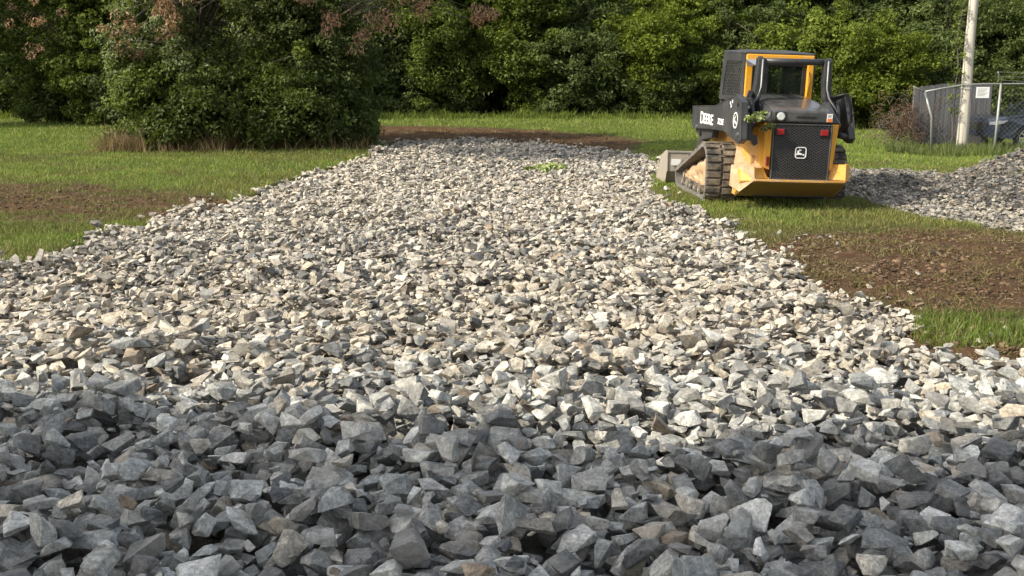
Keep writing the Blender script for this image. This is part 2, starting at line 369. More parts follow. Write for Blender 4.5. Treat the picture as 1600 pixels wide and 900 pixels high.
def proto_verts(k, level, rough=0.0, soft=0):
    P, d, dims, _ = PROTO[k]; U, Fc = ICO[level]
    if soft:   # rounded arrises: soft minimum of the plane distances
        dot = U @ P.T; q = np.where(dot > 1e-3, d / np.maximum(dot, 1e-3), 9.)
        r = -np.log(np.exp(-soft * q).sum(1)) / soft; r = np.minimum(r, 1.35)
    else: r = radial(P, d, U)
    if rough:
        a = np.random.default_rng(k); nz = np.zeros(len(U))
        for f, am in ((2.5, 1), (5, .55), (11, .3), (23, .17), (45, .10)):
            for _ in range(3):
                w3 = a.normal(size=3) * f; nz += am * np.sin(U @ w3 + a.uniform(0, 6.3)) * np.sin(U @ (a.normal(size=3) * f) + a.uniform(0, 6.3))
        r = r * (1 + rough * nz)
    return U * r[:, None] * dims, Fc
def hull_tris(pts):
    bm = bmesh.new(); [bm.verts.new(p) for p in pts]; r = bmesh.ops.convex_hull(bm, input=bm.verts[:])
    bmesh.ops.triangulate(bm, faces=bm.faces[:]); bm.verts.index_update()
    used = sorted({v.index for f in bm.faces for v in f.verts}); mp = {u: i for i, u in enumerate(used)}
    bm.verts.ensure_lookup_table()
    V = np.array([bm.verts[u].co[:] for u in used]); F_ = np.array([[mp[v.index] for v in f.verts] for f in bm.faces]); bm.free(); return V, F_
def crisp(k):
    """exact corners of the stone: plane triples that meet inside all other planes"""
    P, d, dims, _ = PROTO[k]; C = []
    n = len(P)
    for a in range(n):
        for b in range(a + 1, n):
            for c in range(b + 1, n):
                A = P[[a, b, c]]
                if abs(np.linalg.det(A)) < .02: continue
                q = np.linalg.solve(A, d[[a, b, c]])
                if (P @ q <= d + 1e-6).all():
                    L = np.linalg.norm(q); C.append(q if L < 1.35 else q * 1.35 / L)
    return hull_tris(np.array(C) * dims)
CR = [crisp(k) for k in range(48)]
# finer version for the middle distance: corners chipped
def chipped(k):
    V, Fc = CR[k]; a = np.random.default_rng(500 + k); c = V.mean(0); out = []
    for f in range(len(V)):
        nb = np.unique(Fc[(Fc == f).any(1)]); nb = nb[nb != f]
        for q in a.choice(nb, min(2, len(nb)), replace=False): out.append(V[f] + (V[q] - V[f]) * a.uniform(.03, .13))
    return hull_tris(np.array(out))
CH = [chipped(k) for k in range(48)]
PV = {1: CR, 2: CR, 3: CH}
def rotm(ax, ay, az):
    ca, sa, cb, sb, cc, sc_ = math.cos(ax), math.sin(ax), math.cos(ay), math.sin(ay), math.cos(az), math.sin(az)
    X = np.array([[1, 0, 0], [0, ca, -sa], [0, sa, ca]]); Y = np.array([[cb, 0, sb], [0, 1, 0], [-sb, 0, cb]]); Z = np.array([[cc, -sc_, 0], [sc_, cc, 0], [0, 0, 1]])
    return Z @ Y @ X
CELL = .016; GX0, GX1, GY0, GY1 = -9.5, 15.0, 1.9, 31.5
gx = np.arange(GX0, GX1, CELL); gy = np.arange(GY0, GY1, CELL)
Hm = np.zeros((len(gy), len(gx)), np.float32); ID = np.full(Hm.shape, -1, np.int32)
for j in range(0, len(gy), 200):
    XX, YY = np.meshgrid(gx, gy[j:j + 200]); Hm[j:j + 200] = ht(XX, YY) + pile_h(XX, YY)
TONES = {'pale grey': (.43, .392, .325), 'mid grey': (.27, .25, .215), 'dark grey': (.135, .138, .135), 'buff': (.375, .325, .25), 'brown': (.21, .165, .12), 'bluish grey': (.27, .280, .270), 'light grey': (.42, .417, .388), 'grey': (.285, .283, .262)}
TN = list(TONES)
rocks = []   # x, y, z, size, proto, rot, tone index
RC = {}
def raster(s, k, rot):
    P, d, dims, _ = PROTO[k]
    A = rot * dims[None, :]                      # M = rot @ diag(dims)
    nrm = P / dims[None, :] @ rot.T              # M^-T n
    r = s * 1.3; m = int(math.ceil(r / CELL)); off = np.arange(-m, m + 1) * CELL / s
    ox, oy = np.meshgrid(off, off); lo = np.full(ox.shape, -9.); hi = np.full(ox.shape, 9.); ok = np.ones(ox.shape, bool)
    for i in range(len(P)):
        nz = nrm[i, 2]; q = d[i] - nrm[i, 0] * ox - nrm[i, 1] * oy
        if nz > 1e-4: hi = np.minimum(hi, q / nz)
        elif nz < -1e-4: lo = np.maximum(lo, q / nz)
        else: ok &= q > 0
    ok &= hi > lo
    if ok.sum() < 1: ok[m, m] = True; hi[m, m] = max(hi[m, m], lo[m, m] + .1)
    yy, xx = np.nonzero(ok); return yy - m, xx - m, lo[ok] * s, hi[ok] * s
ROTS = {}
def drop(x, y, s, k, rot, cands, sink=.16, key=None):
    if key is None: yy, xx, lo, hi = raster(s, k, rot)
    else:
        if key not in RC: RC[key] = raster(s, k, rot)
        yy, xx, lo, hi = RC[key]
    kk = -max(1, len(lo) // 12); best = None
    for cx, cy in cands:
        ix = xx + int((cx - GX0) / CELL); iy = yy + int((cy - GY0) / CELL)
        if ix.min() < 0 or iy.min() < 0 or ix.max() >= len(gx) or iy.max() >= len(gy): continue
        h = Hm[iy, ix]; z = float(np.partition(h - lo, kk)[kk])
        top = z + hi.max()
        if best is None or top < best[0]: best = (top, z, cx, cy, ix, iy)
    if best is None: return False
    _, z, cx, cy, ix, iy = best; z -= s * sink
    idx = len(rocks); h = Hm[iy, ix]; up = (hi + z) > h
    Hm[iy[up], ix[up]] = (hi + z)[up]; ID[iy[up], ix[up]] = idx
    return (cx, cy, z, up.sum())
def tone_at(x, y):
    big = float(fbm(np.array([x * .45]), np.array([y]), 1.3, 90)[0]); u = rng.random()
    if y < 5.4 + 1.8 * rng.random(): w_ = [.04, .02, .14, .02, .02, .14, .30, .32]  # cooler greys up front: the shade's tint put into the stone colour
    elif y < 9: w_ = [.44, .18, .05, .29, .04, 0]
    elif y < 14: w_ = [.38, .30, .09, .19, .04, 0]
    else: w_ = [.42, .28, .06, .21, .03, 0]
    w_ = np.array(w_); w_[2] *= 1 + 6 * max(0, big - .5) * 2; w_[1] *= 1 + 4 * max(0, big - .5) * 2; w_[0] *= 1 + 2 * max(0, .5 - big) * 2
    if float(pile_h(np.array([x]), np.array([y]))[0]) > .05: w_ = np.array([.02, .22, .50, .04, .22, 0])
    return int(np.searchsorted(np.cumsum(w_ / w_.sum()), u))
def size_at(y):
    return np.interp(y, [3, 5, 6.5, 9, 14, 30], [.048, .043, .034, .030, .028, .031])
def place_rocks():
    y = 2.4
    pts = []
    bands = [(2.5, 6.2, 2.3), (6.2, 10, 1.7), (10, 15, 1.3), (15, 30.6, .95)]
    for y0, y1, cover in bands:
        ym = (y0 + y1) / 2; s = size_at(ym); area = 25 * (y1 - y0); n = int(area * cover / (3.14 * s * s * .62))
        px = rng.uniform(-9.4, 15, n); py = rng.uniform(y0, y1, n)
        lim = .485 * py + 1.3
        k = (np.abs(px) < lim) & gravel_mask(px, py); px, py = px[k], py[k]
        pts.append(np.stack([px, py], 1))
    P = np.vstack(pts); rng.shuffle(P)
    # strays on the soil and lawn beside the drive
    st = []
    for _ in range(3400):
        a = DRIVE[rng.integers(3, 31)]; st.append((a[0] + rng.normal() * .35, a[1] + rng.normal() * .6))
    st = np.array(st); k = (~gravel_mask(st[:, 0], st[:, 1])) & (rng.random(len(st)) < .16); P = np.vstack([P, st[k]])
    for bx, by in ((2.95, 11.55), (3.1, 11.5), (3.25, 11.6), (3.05, 11.3), (3.5, 11.65), (3.6, 11.7), (3.0, 11.2), (2.9, 11.9), (-4.3, 14.9), (-4.0, 15.1), (-4.75, 13.3), (3.25, 7.15), (3.4, 7.3), (3.6, 7.45), (3.15, 7.0)):
        P = np.vstack([P, [[bx, by]]])
    for x, y in P:
        s = size_at(y) * float(np.exp(rng.normal() * .42)); s = min(max(s, .016), .082 if y < 8 else .065)
        if x > 4.9 and y > 10.5: s *= .70
        if x > 2.6 and 6.5 < y < 12.5: s = min(s, .036)
        k = int(rng.integers(0, 48))
        if y > 6 and k % 3 == 0 and rng.random() < .75: k += 1
        if y > 6 and k % 3 == 2 and rng.random() < .3: k -= 1
        tilt = .30
        key = None
        if y < 6.0: rot = rotm(rng.normal() * tilt, rng.normal() * tilt, rng.uniform(0, 6.28))
        else:
            v = int(rng.integers(0, 16))
            if (k, v) not in ROTS: ROTS[(k, v)] = rotm(rng.normal() * .27, rng.normal() * .27, rng.uniform(0, 6.28))
            rot = ROTS[(k, v)]; qs = round(math.log(s) * 6); s = math.exp(qs / 6); key = (k, v, qs)
        nc = 5 if y < 9 else 3
        c = [(x, y)] + [(x + rng.normal() * s * .8, y + rng.normal() * s * .8) for _ in range(nc)]
        r = drop(x, y, s, k, rot, c, .16, key)
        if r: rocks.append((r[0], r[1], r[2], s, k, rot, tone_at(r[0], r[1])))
place_rocks()
vis = np.bincount(ID[ID >= 0].ravel(), minlength=len(rocks))
RX = np.array([r[0] for r in rocks]); RY = np.array([r[1] for r in rocks]); RZ = np.array([r[2] for r in rocks])
PITCH = R(11.976)
def project(x, y, z):
    zc = y * math.cos(PITCH) - (z - 1.9) * math.sin(PITCH); v = y * math.sin(PITCH) + (z - 1.9) * math.cos(PITCH)
    return 800 + 1650 * x / zc, 450 - 1650 * v / zc
PXs, PYs = project(RX, RY, RZ)
score = vis * CELL ** 2 / (RY ** 2 + 3) * (PXs > -20) * (PXs < 1620) * (PYs < 925)
near_ids = set(int(i) for i in np.argsort(-score)[:300])
print('ROCKS', len(rocks), 'visible', int((vis > 2).sum()), 'nearest', round(float(RY[list(near_ids)].max()), 2))
MR, MRA = rock_mat('loose_stone', False), rock_mat('crushed_stone', True)
hi_mesh = {}
def hi_proto(k):
    if k not in hi_mesh:
        V, Fc = CH[k]; bm = bmesh.new(); vs = [bm.verts.new(v) for v in V]; [bm.faces.new([vs[i] for i in f]) for f in Fc]
        for _ in range(4):   # even out the long edges, then roughen the broken faces
            L = .28 * .62 ** _; ed = [e for e in bm.edges if e.calc_length() > L]
            if ed: bmesh.ops.subdivide_edges(bm, edges=ed, cuts=1); bmesh.ops.triangulate(bm, faces=[f for f in bm.faces if len(f.verts) > 3])
        bm.verts.index_update(); U = np.array([v.co[:] for v in bm.verts]); F_ = np.array([[v.index for v in f.verts] for f in bm.faces]); bm.free()
        a = np.random.default_rng(k); nz = np.zeros(len(U))
        for f, am in ((4, .8), (9, .6), (19, .45), (40, .3)):
            for _ in range(3): nz += am * np.sin(U @ (a.normal(size=3) * f) + a.uniform(0, 6.3)) * np.sin(U @ (a.normal(size=3) * f) + a.uniform(0, 6.3))
        # a stepped break across one side
        q = a.normal(size=3); q /= np.linalg.norm(q); st = np.where(np.abs((U @ q) * 3.1 + .25 * nz) % 1 > .5, .012, -.012)
        U = U * (1 + .011 * nz + st)[:, None]
        hi_mesh[k] = np_mesh('rock', U, F_, MR, 3, True)
    return hi_mesh[k]
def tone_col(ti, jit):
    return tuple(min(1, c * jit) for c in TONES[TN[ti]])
def build_rocks():
    piles = {'drive': [], 'pile': []}
    for i, r in enumerate(rocks):
        if i in near_ids or vis[i] < 1: continue
        piles['pile' if (r[0] > 4.9 and r[1] > 10.5) else 'drive'].append(i)
    for nm, ids in piles.items():
        VV, FF, CC = [], [], []; base = 0
        for i in ids:
            x, y, z, s, k, rot, ti = rocks[i]; lv = 3 if y < 7.0 else 2 if y < 13 else 1
            V, Fc = PV[lv][k]; W = (V * s) @ rot.T + (x, y, z)
            VV.append(W); FF.append(Fc + base); base += len(V); j = rng.uniform(.75, 1.25) * (.72 if nm == 'pile' else 1)
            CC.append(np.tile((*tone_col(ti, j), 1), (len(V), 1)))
        me = np_mesh('gravel', np.vstack(VV), np.vstack(FF), MRA, 3, False, {'tone': ('FLOAT_COLOR', np.vstack(CC))})
        o = link('gravel' if nm == 'drive' else 'gravel_heap', me)
        if nm == 'drive': tag(o, 'crushed limestone covering the drive, cream where sunlit', 'gravel', kind='stuff')
        else: tag(o, 'heap of crushed grey stone behind the bare soil', 'gravel heap', kind='stuff')
    for i in sorted(near_ids):
        x, y, z, s, k, rot, ti = rocks[i]
        o = link('rock', hi_proto(k)); m4 = Matrix(rot.tolist()).to_4x4(); m4.translation = (x, y, z)
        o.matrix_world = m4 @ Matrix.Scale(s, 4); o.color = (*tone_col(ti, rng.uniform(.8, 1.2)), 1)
        px, py = PXs[i], PYs[i]
        hz = ('far left', 'left', 'centre left', 'middle', 'centre right', 'right', 'far right')[min(6, max(0, int(px / 1600 * 7)))]
        vt = ('in the topmost row of shaded stones', 'in the upper row of the shade', 'halfway down the shade', 'in the lower shaded rows', 'along the bottom edge')[min(4, max(0, int((py - 630) / 54)))]
        sz = 'small' if s < .052 else 'medium' if s < .072 else 'large'
        tag(o, f"{sz} {PROTO[k][3]} {TN[ti]} stone {vt}, {hz}", 'rock', 'loose angular rocks lying in the shade')
build_rocks()
# ------------------------------------------------------------------ grass
def blades(n, xy, h, wd, lean=.5, zfun=ht):
    n = len(xy); a = rng.uniform(0, 6.283, n); la = rng.uniform(0, 6.283, n); ln = np.abs(rng.normal(size=n)) * lean
    z = zfun(xy[:, 0], xy[:, 1]) - .004
    b = np.stack([xy[:, 0], xy[:, 1], z], 1); dx = np.stack([np.cos(a), np.sin(a), np.zeros(n)], 1) * wd[:, None] / 2
    t = b + np.stack([np.cos(la) * ln * h, np.sin(la) * ln * h, h], 1); mid = b + (t - b) * .5; mid[:, 2] += h * .12
    V = np.stack([b - dx, b + dx, mid + dx * .7, mid - dx * .7, t], 1).reshape(-1, 3); i = np.arange(n)[:, None] * 5
    T = np.concatenate([i + [0, 1, 2], i + [0, 2, 3], i + [3, 2, 4]], 1).reshape(-1, 3)
    return V, T
def build_grass():
    VV, TT, base = [], [], 0
    bands = [(6.6, 10, 2600), (10, 14, 2000), (14, 19, 1300), (19, 26, 700), (26, 33, 380), (33, 40, 260)]
    for y0, y1, dens in bands:
        hw = .485 * y1 + 1.2; n = int(dens * 2 * hw * (y1 - y0)); x = rng.uniform(-hw, hw, n); y = rng.uniform(y0, y1, n)
        k = (np.abs(x) < .485 * y + 1.1) & ~gravel_mask(x, y) & ~((x > 5.9) & (pile_h(x, y) > .02)); x, y = x[k], y[k]
        d = dirt_mask(x, y); patch = fbm(x, y, .35, 201); p = np.where(d > .2, np.where(y > 20, .08, .24 * (patch > .45) + .13), 1.0) * np.clip((patch - .18) * 4, .25, 1)
        k = rng.random(len(x)) < p; x, y, d, patch = x[k], y[k], d[k], patch[k]
        lush = fbm(x, y, 1.4, 301)
        h = (.035 + .03 * lush) * np.exp(rng.normal(size=len(x)) * .3) * np.where(d > .3, .7, 1) * (1.0 + .35 * (y > 26)); wd = .0032 * (1 + y / 9) * rng.uniform(.7, 1.3, len(x))
        V, T = blades(0, np.stack([x, y], 1), h, wd * np.where(d > .3, 1.5, 1), np.where(d > .25, 1.6, .7)); VV.append(V); TT.append(T + base); base += len(V)
    V = np.vstack(VV)
    m, nt, b, o = mat_new('grass'); g = N(nt, 'ShaderNodeNewGeometry')
    c1 = ramp(nt, g.outputs['Random Per Island'], [(0, (.105, .16, .028)), (.4, (.16, .235, .042)), (.7, (.215, .295, .06)), (.86, (.26, .29, .09)), (.94, (.34, .30, .15)), (1, (.40, .35, .20))])
    n = noise(nt, .8, 4, .6, g.outputs['Position']); c2 = ramp(nt, n.outputs[0], [(.35, (.40, .43, .35)), (.65, (.62, .60, .45))])
    c = mixc(nt, .8, c1.outputs[0], c2.outputs[0], 'OVERLAY')
    da = N(nt, 'ShaderNodeAttribute', attribute_name='dryness')
    c = mixc(nt, da.outputs['Fac'], c, mixc(nt, g.outputs['Random Per Island'], (.085, .060, .028), (.24, .18, .085)))
    nt.links.new(c, b.inputs['Base Color']); b.inputs['Roughness'].default_value = .6; b.inputs['Specular IOR Level'].default_value = .25
    t = N(nt, 'ShaderNodeBsdfTranslucent'); nt.links.new(c, t.inputs[0]); mx = N(nt, 'ShaderNodeMixShader'); mx.inputs[0].default_value = .35
    nt.links.new(b.outputs[0], mx.inputs[1]); nt.links.new(t.outputs[0], mx.inputs[2]); nt.links.new(mx.outputs[0], o.inputs[0])
    bx, by = V[::5, 0], V[::5, 1]
    dry = np.clip((dirt_mask(bx, by) > .15) * rng.uniform(.5, 1, len(bx)) * 1.1 + .75 * sm((fbm(bx, by, .9, 401) - .44) * 7) * (by < 24) * rng.random(len(bx)) + .35 * ((bx > 2) & (by < 15.5)) * rng.random(len(bx)), 0, .8)
    me = np_mesh('grass', V, np.vstack(TT), m, 3, False, {'dryness': ('FLOAT', np.repeat(dry, 5))})
    tag(link('grass', me), 'short mown lawn grass, thin and brown over the bare patches', 'grass', kind='stuff')
    print('GRASS', len(V) // 5)
build_grass()
def clods():
    n = 26000; x = np.concatenate([rng.uniform(2.4, 7.5, n), rng.uniform(-8.5, -3.5, n // 3)]); y = np.concatenate([rng.uniform(6.2, 13, n), rng.uniform(12.8, 17.2, n // 3)])
    d = dirt_mask(x, y); k = (d * (.4 + fbm(x, y, .3, 17)) > .55) & ~gravel_mask(x, y); x, y = x[k], y[k]; VV, FF, b0 = [], [], 0
    z = ht(x, y); tn = []
    for i in range(len(x)):
        V, Fc = CR[i % 48]; s_ = .007 * math.exp(rng.normal() * .5); VV.append(V * s_ * 1.3 + (x[i], y[i], z[i] + rng.uniform(0, .022))); FF.append(Fc + b0); b0 += len(V)
    m, nt, b, o = mat_new('soil_clod'); g = N(nt, 'ShaderNodeNewGeometry'); r = ramp(nt, g.outputs['Random Per Island'], [(0, (.030, .018, .011)), (.5, (.095, .055, .030)), (.85, (.16, .10, .055)), (1, (.24, .19, .12))])
    nt.links.new(r.outputs[0], b.inputs['Base Color']); b.inputs['Roughness'].default_value = .95
    tag(link('soil_clods', np_mesh('soil_clods', np.vstack(VV), np.vstack(FF), m, 3)), 'crumbs and clods of brown earth on the bare patches', 'soil', kind='stuff'); print('CLODS', len(x))
clods()
def tuft_stuff(name, label, n, xr, yr, h, wd, mat, lean=.35, kind='stuff', cat='grass', pts=None):
    if pts is None: pts = np.stack([rng.uniform(*xr, n), rng.uniform(*yr, n)], 1); pts = pts[fbm(pts[:, 0], pts[:, 1], .6, 66) > .4]
    pts = pts[~gravel_mask(pts[:, 0], pts[:, 1])]
    hh = h * np.exp(rng.normal(size=len(pts)) * .3) * (.5 + fbm(pts[:, 0], pts[:, 1], .5, 77)); V, T = blades(0, pts, hh, np.full(len(pts), wd), lean)
    return tag(link(name, np_mesh(name, V, T, mat, 3)), label, cat, kind=kind)
tuft_stuff('tall_grass', 'taller rank green grass along the chain-link fence foot', 9000, (9.3, 16.5), (25.9, 28.4), .20, .014, leaf_mat('tall_grass', [(.05, .085, .015), (.08, .125, .025), (.13, .17, .05), (.18, .16, .07)], .3))
tuft_stuff('lush_grass', 'bright green tuft of grass spilling over the gravel edge', 5200, (2.85, 5.2), (6.95, 7.85), .085, .007, leaf_mat('lush_grass', [(.07, .12, .015), (.11, .17, .025), (.16, .22, .05), (.22, .19, .09)], .35), .6)
tuft_stuff('dry_brush', 'dry tan grass and twigs at the foot of the thicket', 0, None, None, .34, .012, M['dry'], .8, pts=np.concatenate([np.stack([rng.uniform(-9.2, -6.3, 3000), rng.normal(23.9, .28, 3000)], 1), np.stack([rng.uniform(-6.3, -2.9, 350), rng.normal(24.0, .25, 350)], 1)]))
tuft_stuff('weedy_edge', 'ragged darker grass where lawn meets the wood', 20000, (-20, 18), (37.0, 39.4), .18, .03, M['leaf_mid'], .6)

# ------------------------------------------------------------------ foliage
def leaves_mesh(name, C, Rd, per, size, mat, seed, up=.5, aspect=.55, hang=0.0):
    """leaves gathered in flattened clumps: C centres, Rd radii (n,3)"""
    a = np.random.default_rng(seed); n = len(C) * per
    u = a.normal(size=(n, 3)); u /= np.linalg.norm(u, axis=1)[:, None]; r = a.uniform(.25, 1, n) ** .5
    off = u * r[:, None]; ci = np.repeat(np.arange(len(C)), per)
    pos = C[ci] + off * Rd[ci]
    nrm = off * .6 + np.array([-.25, -.2, up]) + a.normal(size=(n, 3)) * .45; nrm /= np.linalg.norm(nrm, axis=1)[:, None]
    d = a.normal(size=(n, 3)) + off * .8 + np.array([0, 0, -.3 - hang]); d -= (d * nrm).sum(1)[:, None] * nrm; d /= np.linalg.norm(d, axis=1)[:, None]
    s = np.cross(nrm, d); L = size * a.uniform(.6, 1.3, n)[:, None]
    W = L * aspect * .5
    V = np.stack([pos - d * L * .5, pos + s * W - d * L * .05 + nrm * W * .3, pos + d * L * .5 - nrm * L * .08, pos - s * W - d * L * .05 + nrm * W * .3], 1).reshape(-1, 3)
    i = np.arange(n)[:, None] * 4
    return np_mesh(name, V, i + np.arange(4)[None, :], mat, 4)
def crown_points(seed, rad, n, lobes=7, stray=.09):
    """uneven crown: lobes on an ellipsoid; clump centres on the lobes' shells"""
    a = np.random.default_rng(seed); rad = np.array(rad); L = a.normal(size=(lobes, 3)); L /= np.linalg.norm(L, axis=1)[:, None]
    L = L * a.uniform(.35, .72, lobes)[:, None]; lr = a.uniform(.36, .58, lobes); li = a.integers(0, lobes, n)
    u = a.normal(size=(n, 3)); u /= np.linalg.norm(u, axis=1)[:, None]
    P = L[li] + u * (lr[li] * np.where(a.random(n) < stray, a.uniform(1.08, 1.42, n), a.uniform(.5, 1.05, n)))[:, None]
    return P * rad
def limb_mesh(mb, base, C, n, seed, r0=.09, height=1.0):
    a = random.Random(seed)
    for k in range(n):
        c = Vector(C[a.randrange(len(C))]); b = Vector(base) + Vector((a.uniform(-.1, .1), a.uniform(-.1, .1), 0)); t = a.uniform(.2, .8)
        s = b + Vector((0, 0, 1)) * height * t; m = s.lerp(c, .5) + Vector((a.uniform(-.25, .25), a.uniform(-.25, .25), a.uniform(-.1, .3)))
        mb.tube([s, s.lerp(m, .5) + Vector((a.uniform(-.1, .1), a.uniform(-.1, .1), 0)), m, c], r0 * a.uniform(.4, .8), 5, .008)
PROTO_TREE = {}
def tree_proto(key, rad, zc, nclump, per, leaf, mat, seed, trunk_r=.12, clump=(.42, .42, .26), limbs=26, stray=.09):
    C = crown_points(seed, rad, nclump, 7 if stray else 12, stray) + np.array([0, 0, zc]); C = C[C[:, 2] > .12]
    a = np.random.default_rng(seed + 1); Rd = np.array(clump) * a.uniform(.6, 1.35, len(C))[:, None]
    cm = leaves_mesh('crown', C, Rd, per, leaf, mat, seed + 2)
    mb = MB(); top = zc + rad[2] * .5
    a2 = random.Random(seed); mb.tube([(0, 0, -.3), (a2.uniform(-.1, .1), 0, top * .3), (a2.uniform(-.25, .25), a2.uniform(-.2, .2), top * .65), (a2.uniform(-.3, .3), 0, top)], trunk_r, 8, trunk_r * .25)
    limb_mesh(mb, (0, 0, 0), C, limbs, seed, trunk_r * .6, top)
    bmesh.ops.recalc_face_normals(mb.bm, faces=mb.bm.faces); tm = bpy.data.meshes.new('trunk'); mb.bm.to_mesh(tm); mb.bm.free(); tm.materials.append(M['bark'])
    PROTO_TREE[key] = (cm, tm)
tree_proto('a', (2.5, 2.2, 3.1), 3.0, 330, 120, .14, M['leaf_mid'], 11)
tree_proto('b', (2.7, 2.3, 3.4), 3.1, 330, 120, .14, M['leaf_dark'], 23)
tree_proto('c', (2.2, 2.0, 2.3), 2.1, 260, 130, .13, M['leaf_bright'], 37)
tree_proto('d', (3.4, 3.0, 3.9), 6.2, 260, 90, .26, M['leaf_dark'], 41, .2, (.75, .75, .45))
tree_proto('s', (1.35, 1.2, 1.1), 1.0, 150, 120, .10, M['leaf_mid'], 53, .05, (.3, .3, .2), 30)
tree_proto('u', (1.6, 1.3, 1.0), .8, 150, 120, .11, M['leaf_dark'], 59, .05, (.34, .34, .22), 24)
tree_proto('f', (2.9, 1.85, 2.0), 7.2, 950, 60, .32, M['leaf_mid'], 67, .22, (.7, .7, .6), 30, 0)
def tree(key, x, y, rz, sc_, name, label, cat, group=None, sz=None):
    cm, tm = PROTO_TREE[key]; t = empty(name, (x, y, float(ht(x, y))), (0, 0, rz)); t.scale = (sc_, sc_, sz or sc_)
    tag(t, label, cat, group); link('trunk', tm, t); link('crown', cm, t); return t
# far wood: many ranks of trees as one mass beyond the first ranks
def wood():
    n = 2600; a = np.random.default_rng(99); C = np.stack([a.uniform(-38, 38, n), 49 + a.uniform(0, 9, n), a.uniform(.2, 13, n)], 1); C[:, 0] *= 1.0
    me = leaves_mesh('woodland', C, np.tile([1.5, 1.2, 1.0], (n, 1)) * a.uniform(.6, 1.3, n)[:, None], 60, .5, M['leaf_dark'], 100)
    tag(link('woodland', me), 'dark mass of woodland filling the gaps behind the front trees', 'woodland', kind='stuff')
wood()
G1 = 'broadleaf trees along the edge of the wood'
edge = [('b', -22, 40.5, 'behind the lawn, farthest left of the row'), ('b', -18.6, 39.8, 'dark crown over the black gap at far left'), ('a', -15.4, 40.2, 'left of the big thicket, behind the lawn'), ('b', -12.2, 40.6, 'just left of the thicket, half hidden'),
        ('a', -8.6, 40.8, 'hidden behind the thicket with dead leaves'), ('b', -5.3, 40.4, 'directly right of the thicket, in its shade'), ('a', -2.6, 40.6, 'above the left end of the red soil strip'), ('a', .3, 40.9, 'straight behind the far end of the drive'),
        ('b', 2.9, 40.3, 'behind the right end of the red soil strip'), ('c', 5.4, 39.4, 'yellow-green, just left of the loader cab'), ('b', 8.0, 40.7, 'behind the loader cab roof'), ('c', 10.4, 38.4, 'bright green, right of the loader cab'),
        ('c', 13.0, 37.4, 'bright bushy crown left of the utility pole'), ('b', 15.8, 39.4, 'dark crown right behind the utility pole'), ('b', 18.6, 38.6, 'dark crown behind the parked car'), ('a', 21.6, 39.5, 'rightmost of the row, beyond the parked car')]
for i, (k, x, y, l) in enumerate(edge):
    word = {'a': 'green', 'b': 'dark green', 'c': 'sunlit'}[k]
    tree(k, x, y, i * 2.4 + .5, 1.0 + .12 * math.sin(i * 3.1), 'broadleaf_tree', f'{word} tree {l}', 'tree', G1)
G2 = 'taller trees standing behind the first row'
back = [('d', -26, 'at far left'), ('d', -20.5, 'behind the left lawn corner'), ('d', -15, 'left of the thicket'), ('d', -9.5, 'behind the thicket'), ('d', -4, 'right of the thicket'), ('d', 1.5, 'behind the drive end'), ('d', 7, 'left behind the loader'), ('d', 12.5, 'between loader and pole'), ('d', 18, 'behind the pole and car'), ('d', 23.5, 'at far right')]
for i, (k, x, l) in enumerate(back):
    tree(k, x, 45.5 + 1.2 * math.sin(i * 2.1), i * 1.7, 1.05, 'tall_tree', f'tall dark tree of the second rank {l}', 'tree', G2, 1.15)
G4 = 'trees between the two ranks of the wood'
for i in range(17):
    x = -25 + i * 3.05; k = 'abca'[i % 4]
    near_ = ('the board fence', 'the loader', 'the drive end', 'the thicket', 'the lawn corner')[min(4, max(0, int((25 - x) / 10)))]
    tree(k, x, 43.2 + .5 * math.sin(i * 1.7), i * 2.1, 1.32, 'broadleaf_tree', f"{'yellow-green' if k == 'c' else 'green'} crown showing over the front trees, {('first', 'second', 'third')[i % 3]} of three behind {near_}", 'tree', G4, 1.35)
# understorey
under = [('u', -19.5, 38.8), ('u', -16.6, 38.6), ('s', -14.2, 38.4), ('u', -11.3, 38.9), ('u', -4.6, 38.6), ('u', -2.0, 38.9), ('s', .6, 38.7), ('u', 3.2, 38.7), ('u', 5.6, 37.6), ('s', 7.9, 37.6), ('s', 11.6, 36.2), ('u', 13.9, 35.8), ('u', 16.6, 35.6), ('u', 19.5, 36)]
ul = ['in the black gap at far left', 'under the trees left of the thicket', 'light green, left of the thicket', 'half hidden by the left edge of the thicket', 'just right of the thicket', 'behind the left end of the red soil', 'light green, behind the middle of the red soil',
      'behind the right end of the red soil', 'left of the loader boom', 'light green, hidden by the loader', 'light green, right of the loader', 'behind the brown brush heap', 'behind the grey board fence', 'behind the parked car']
for i, ((k, x, y), l) in enumerate(zip(under, ul)):
    tree(k, x, y + 1.5, i * 1.9, 1.05 + .15 * math.sin(i * 2.3), 'shrub', f"low shrub at the wood edge {l}", 'shrub', 'shrubs along the foot of the wood')
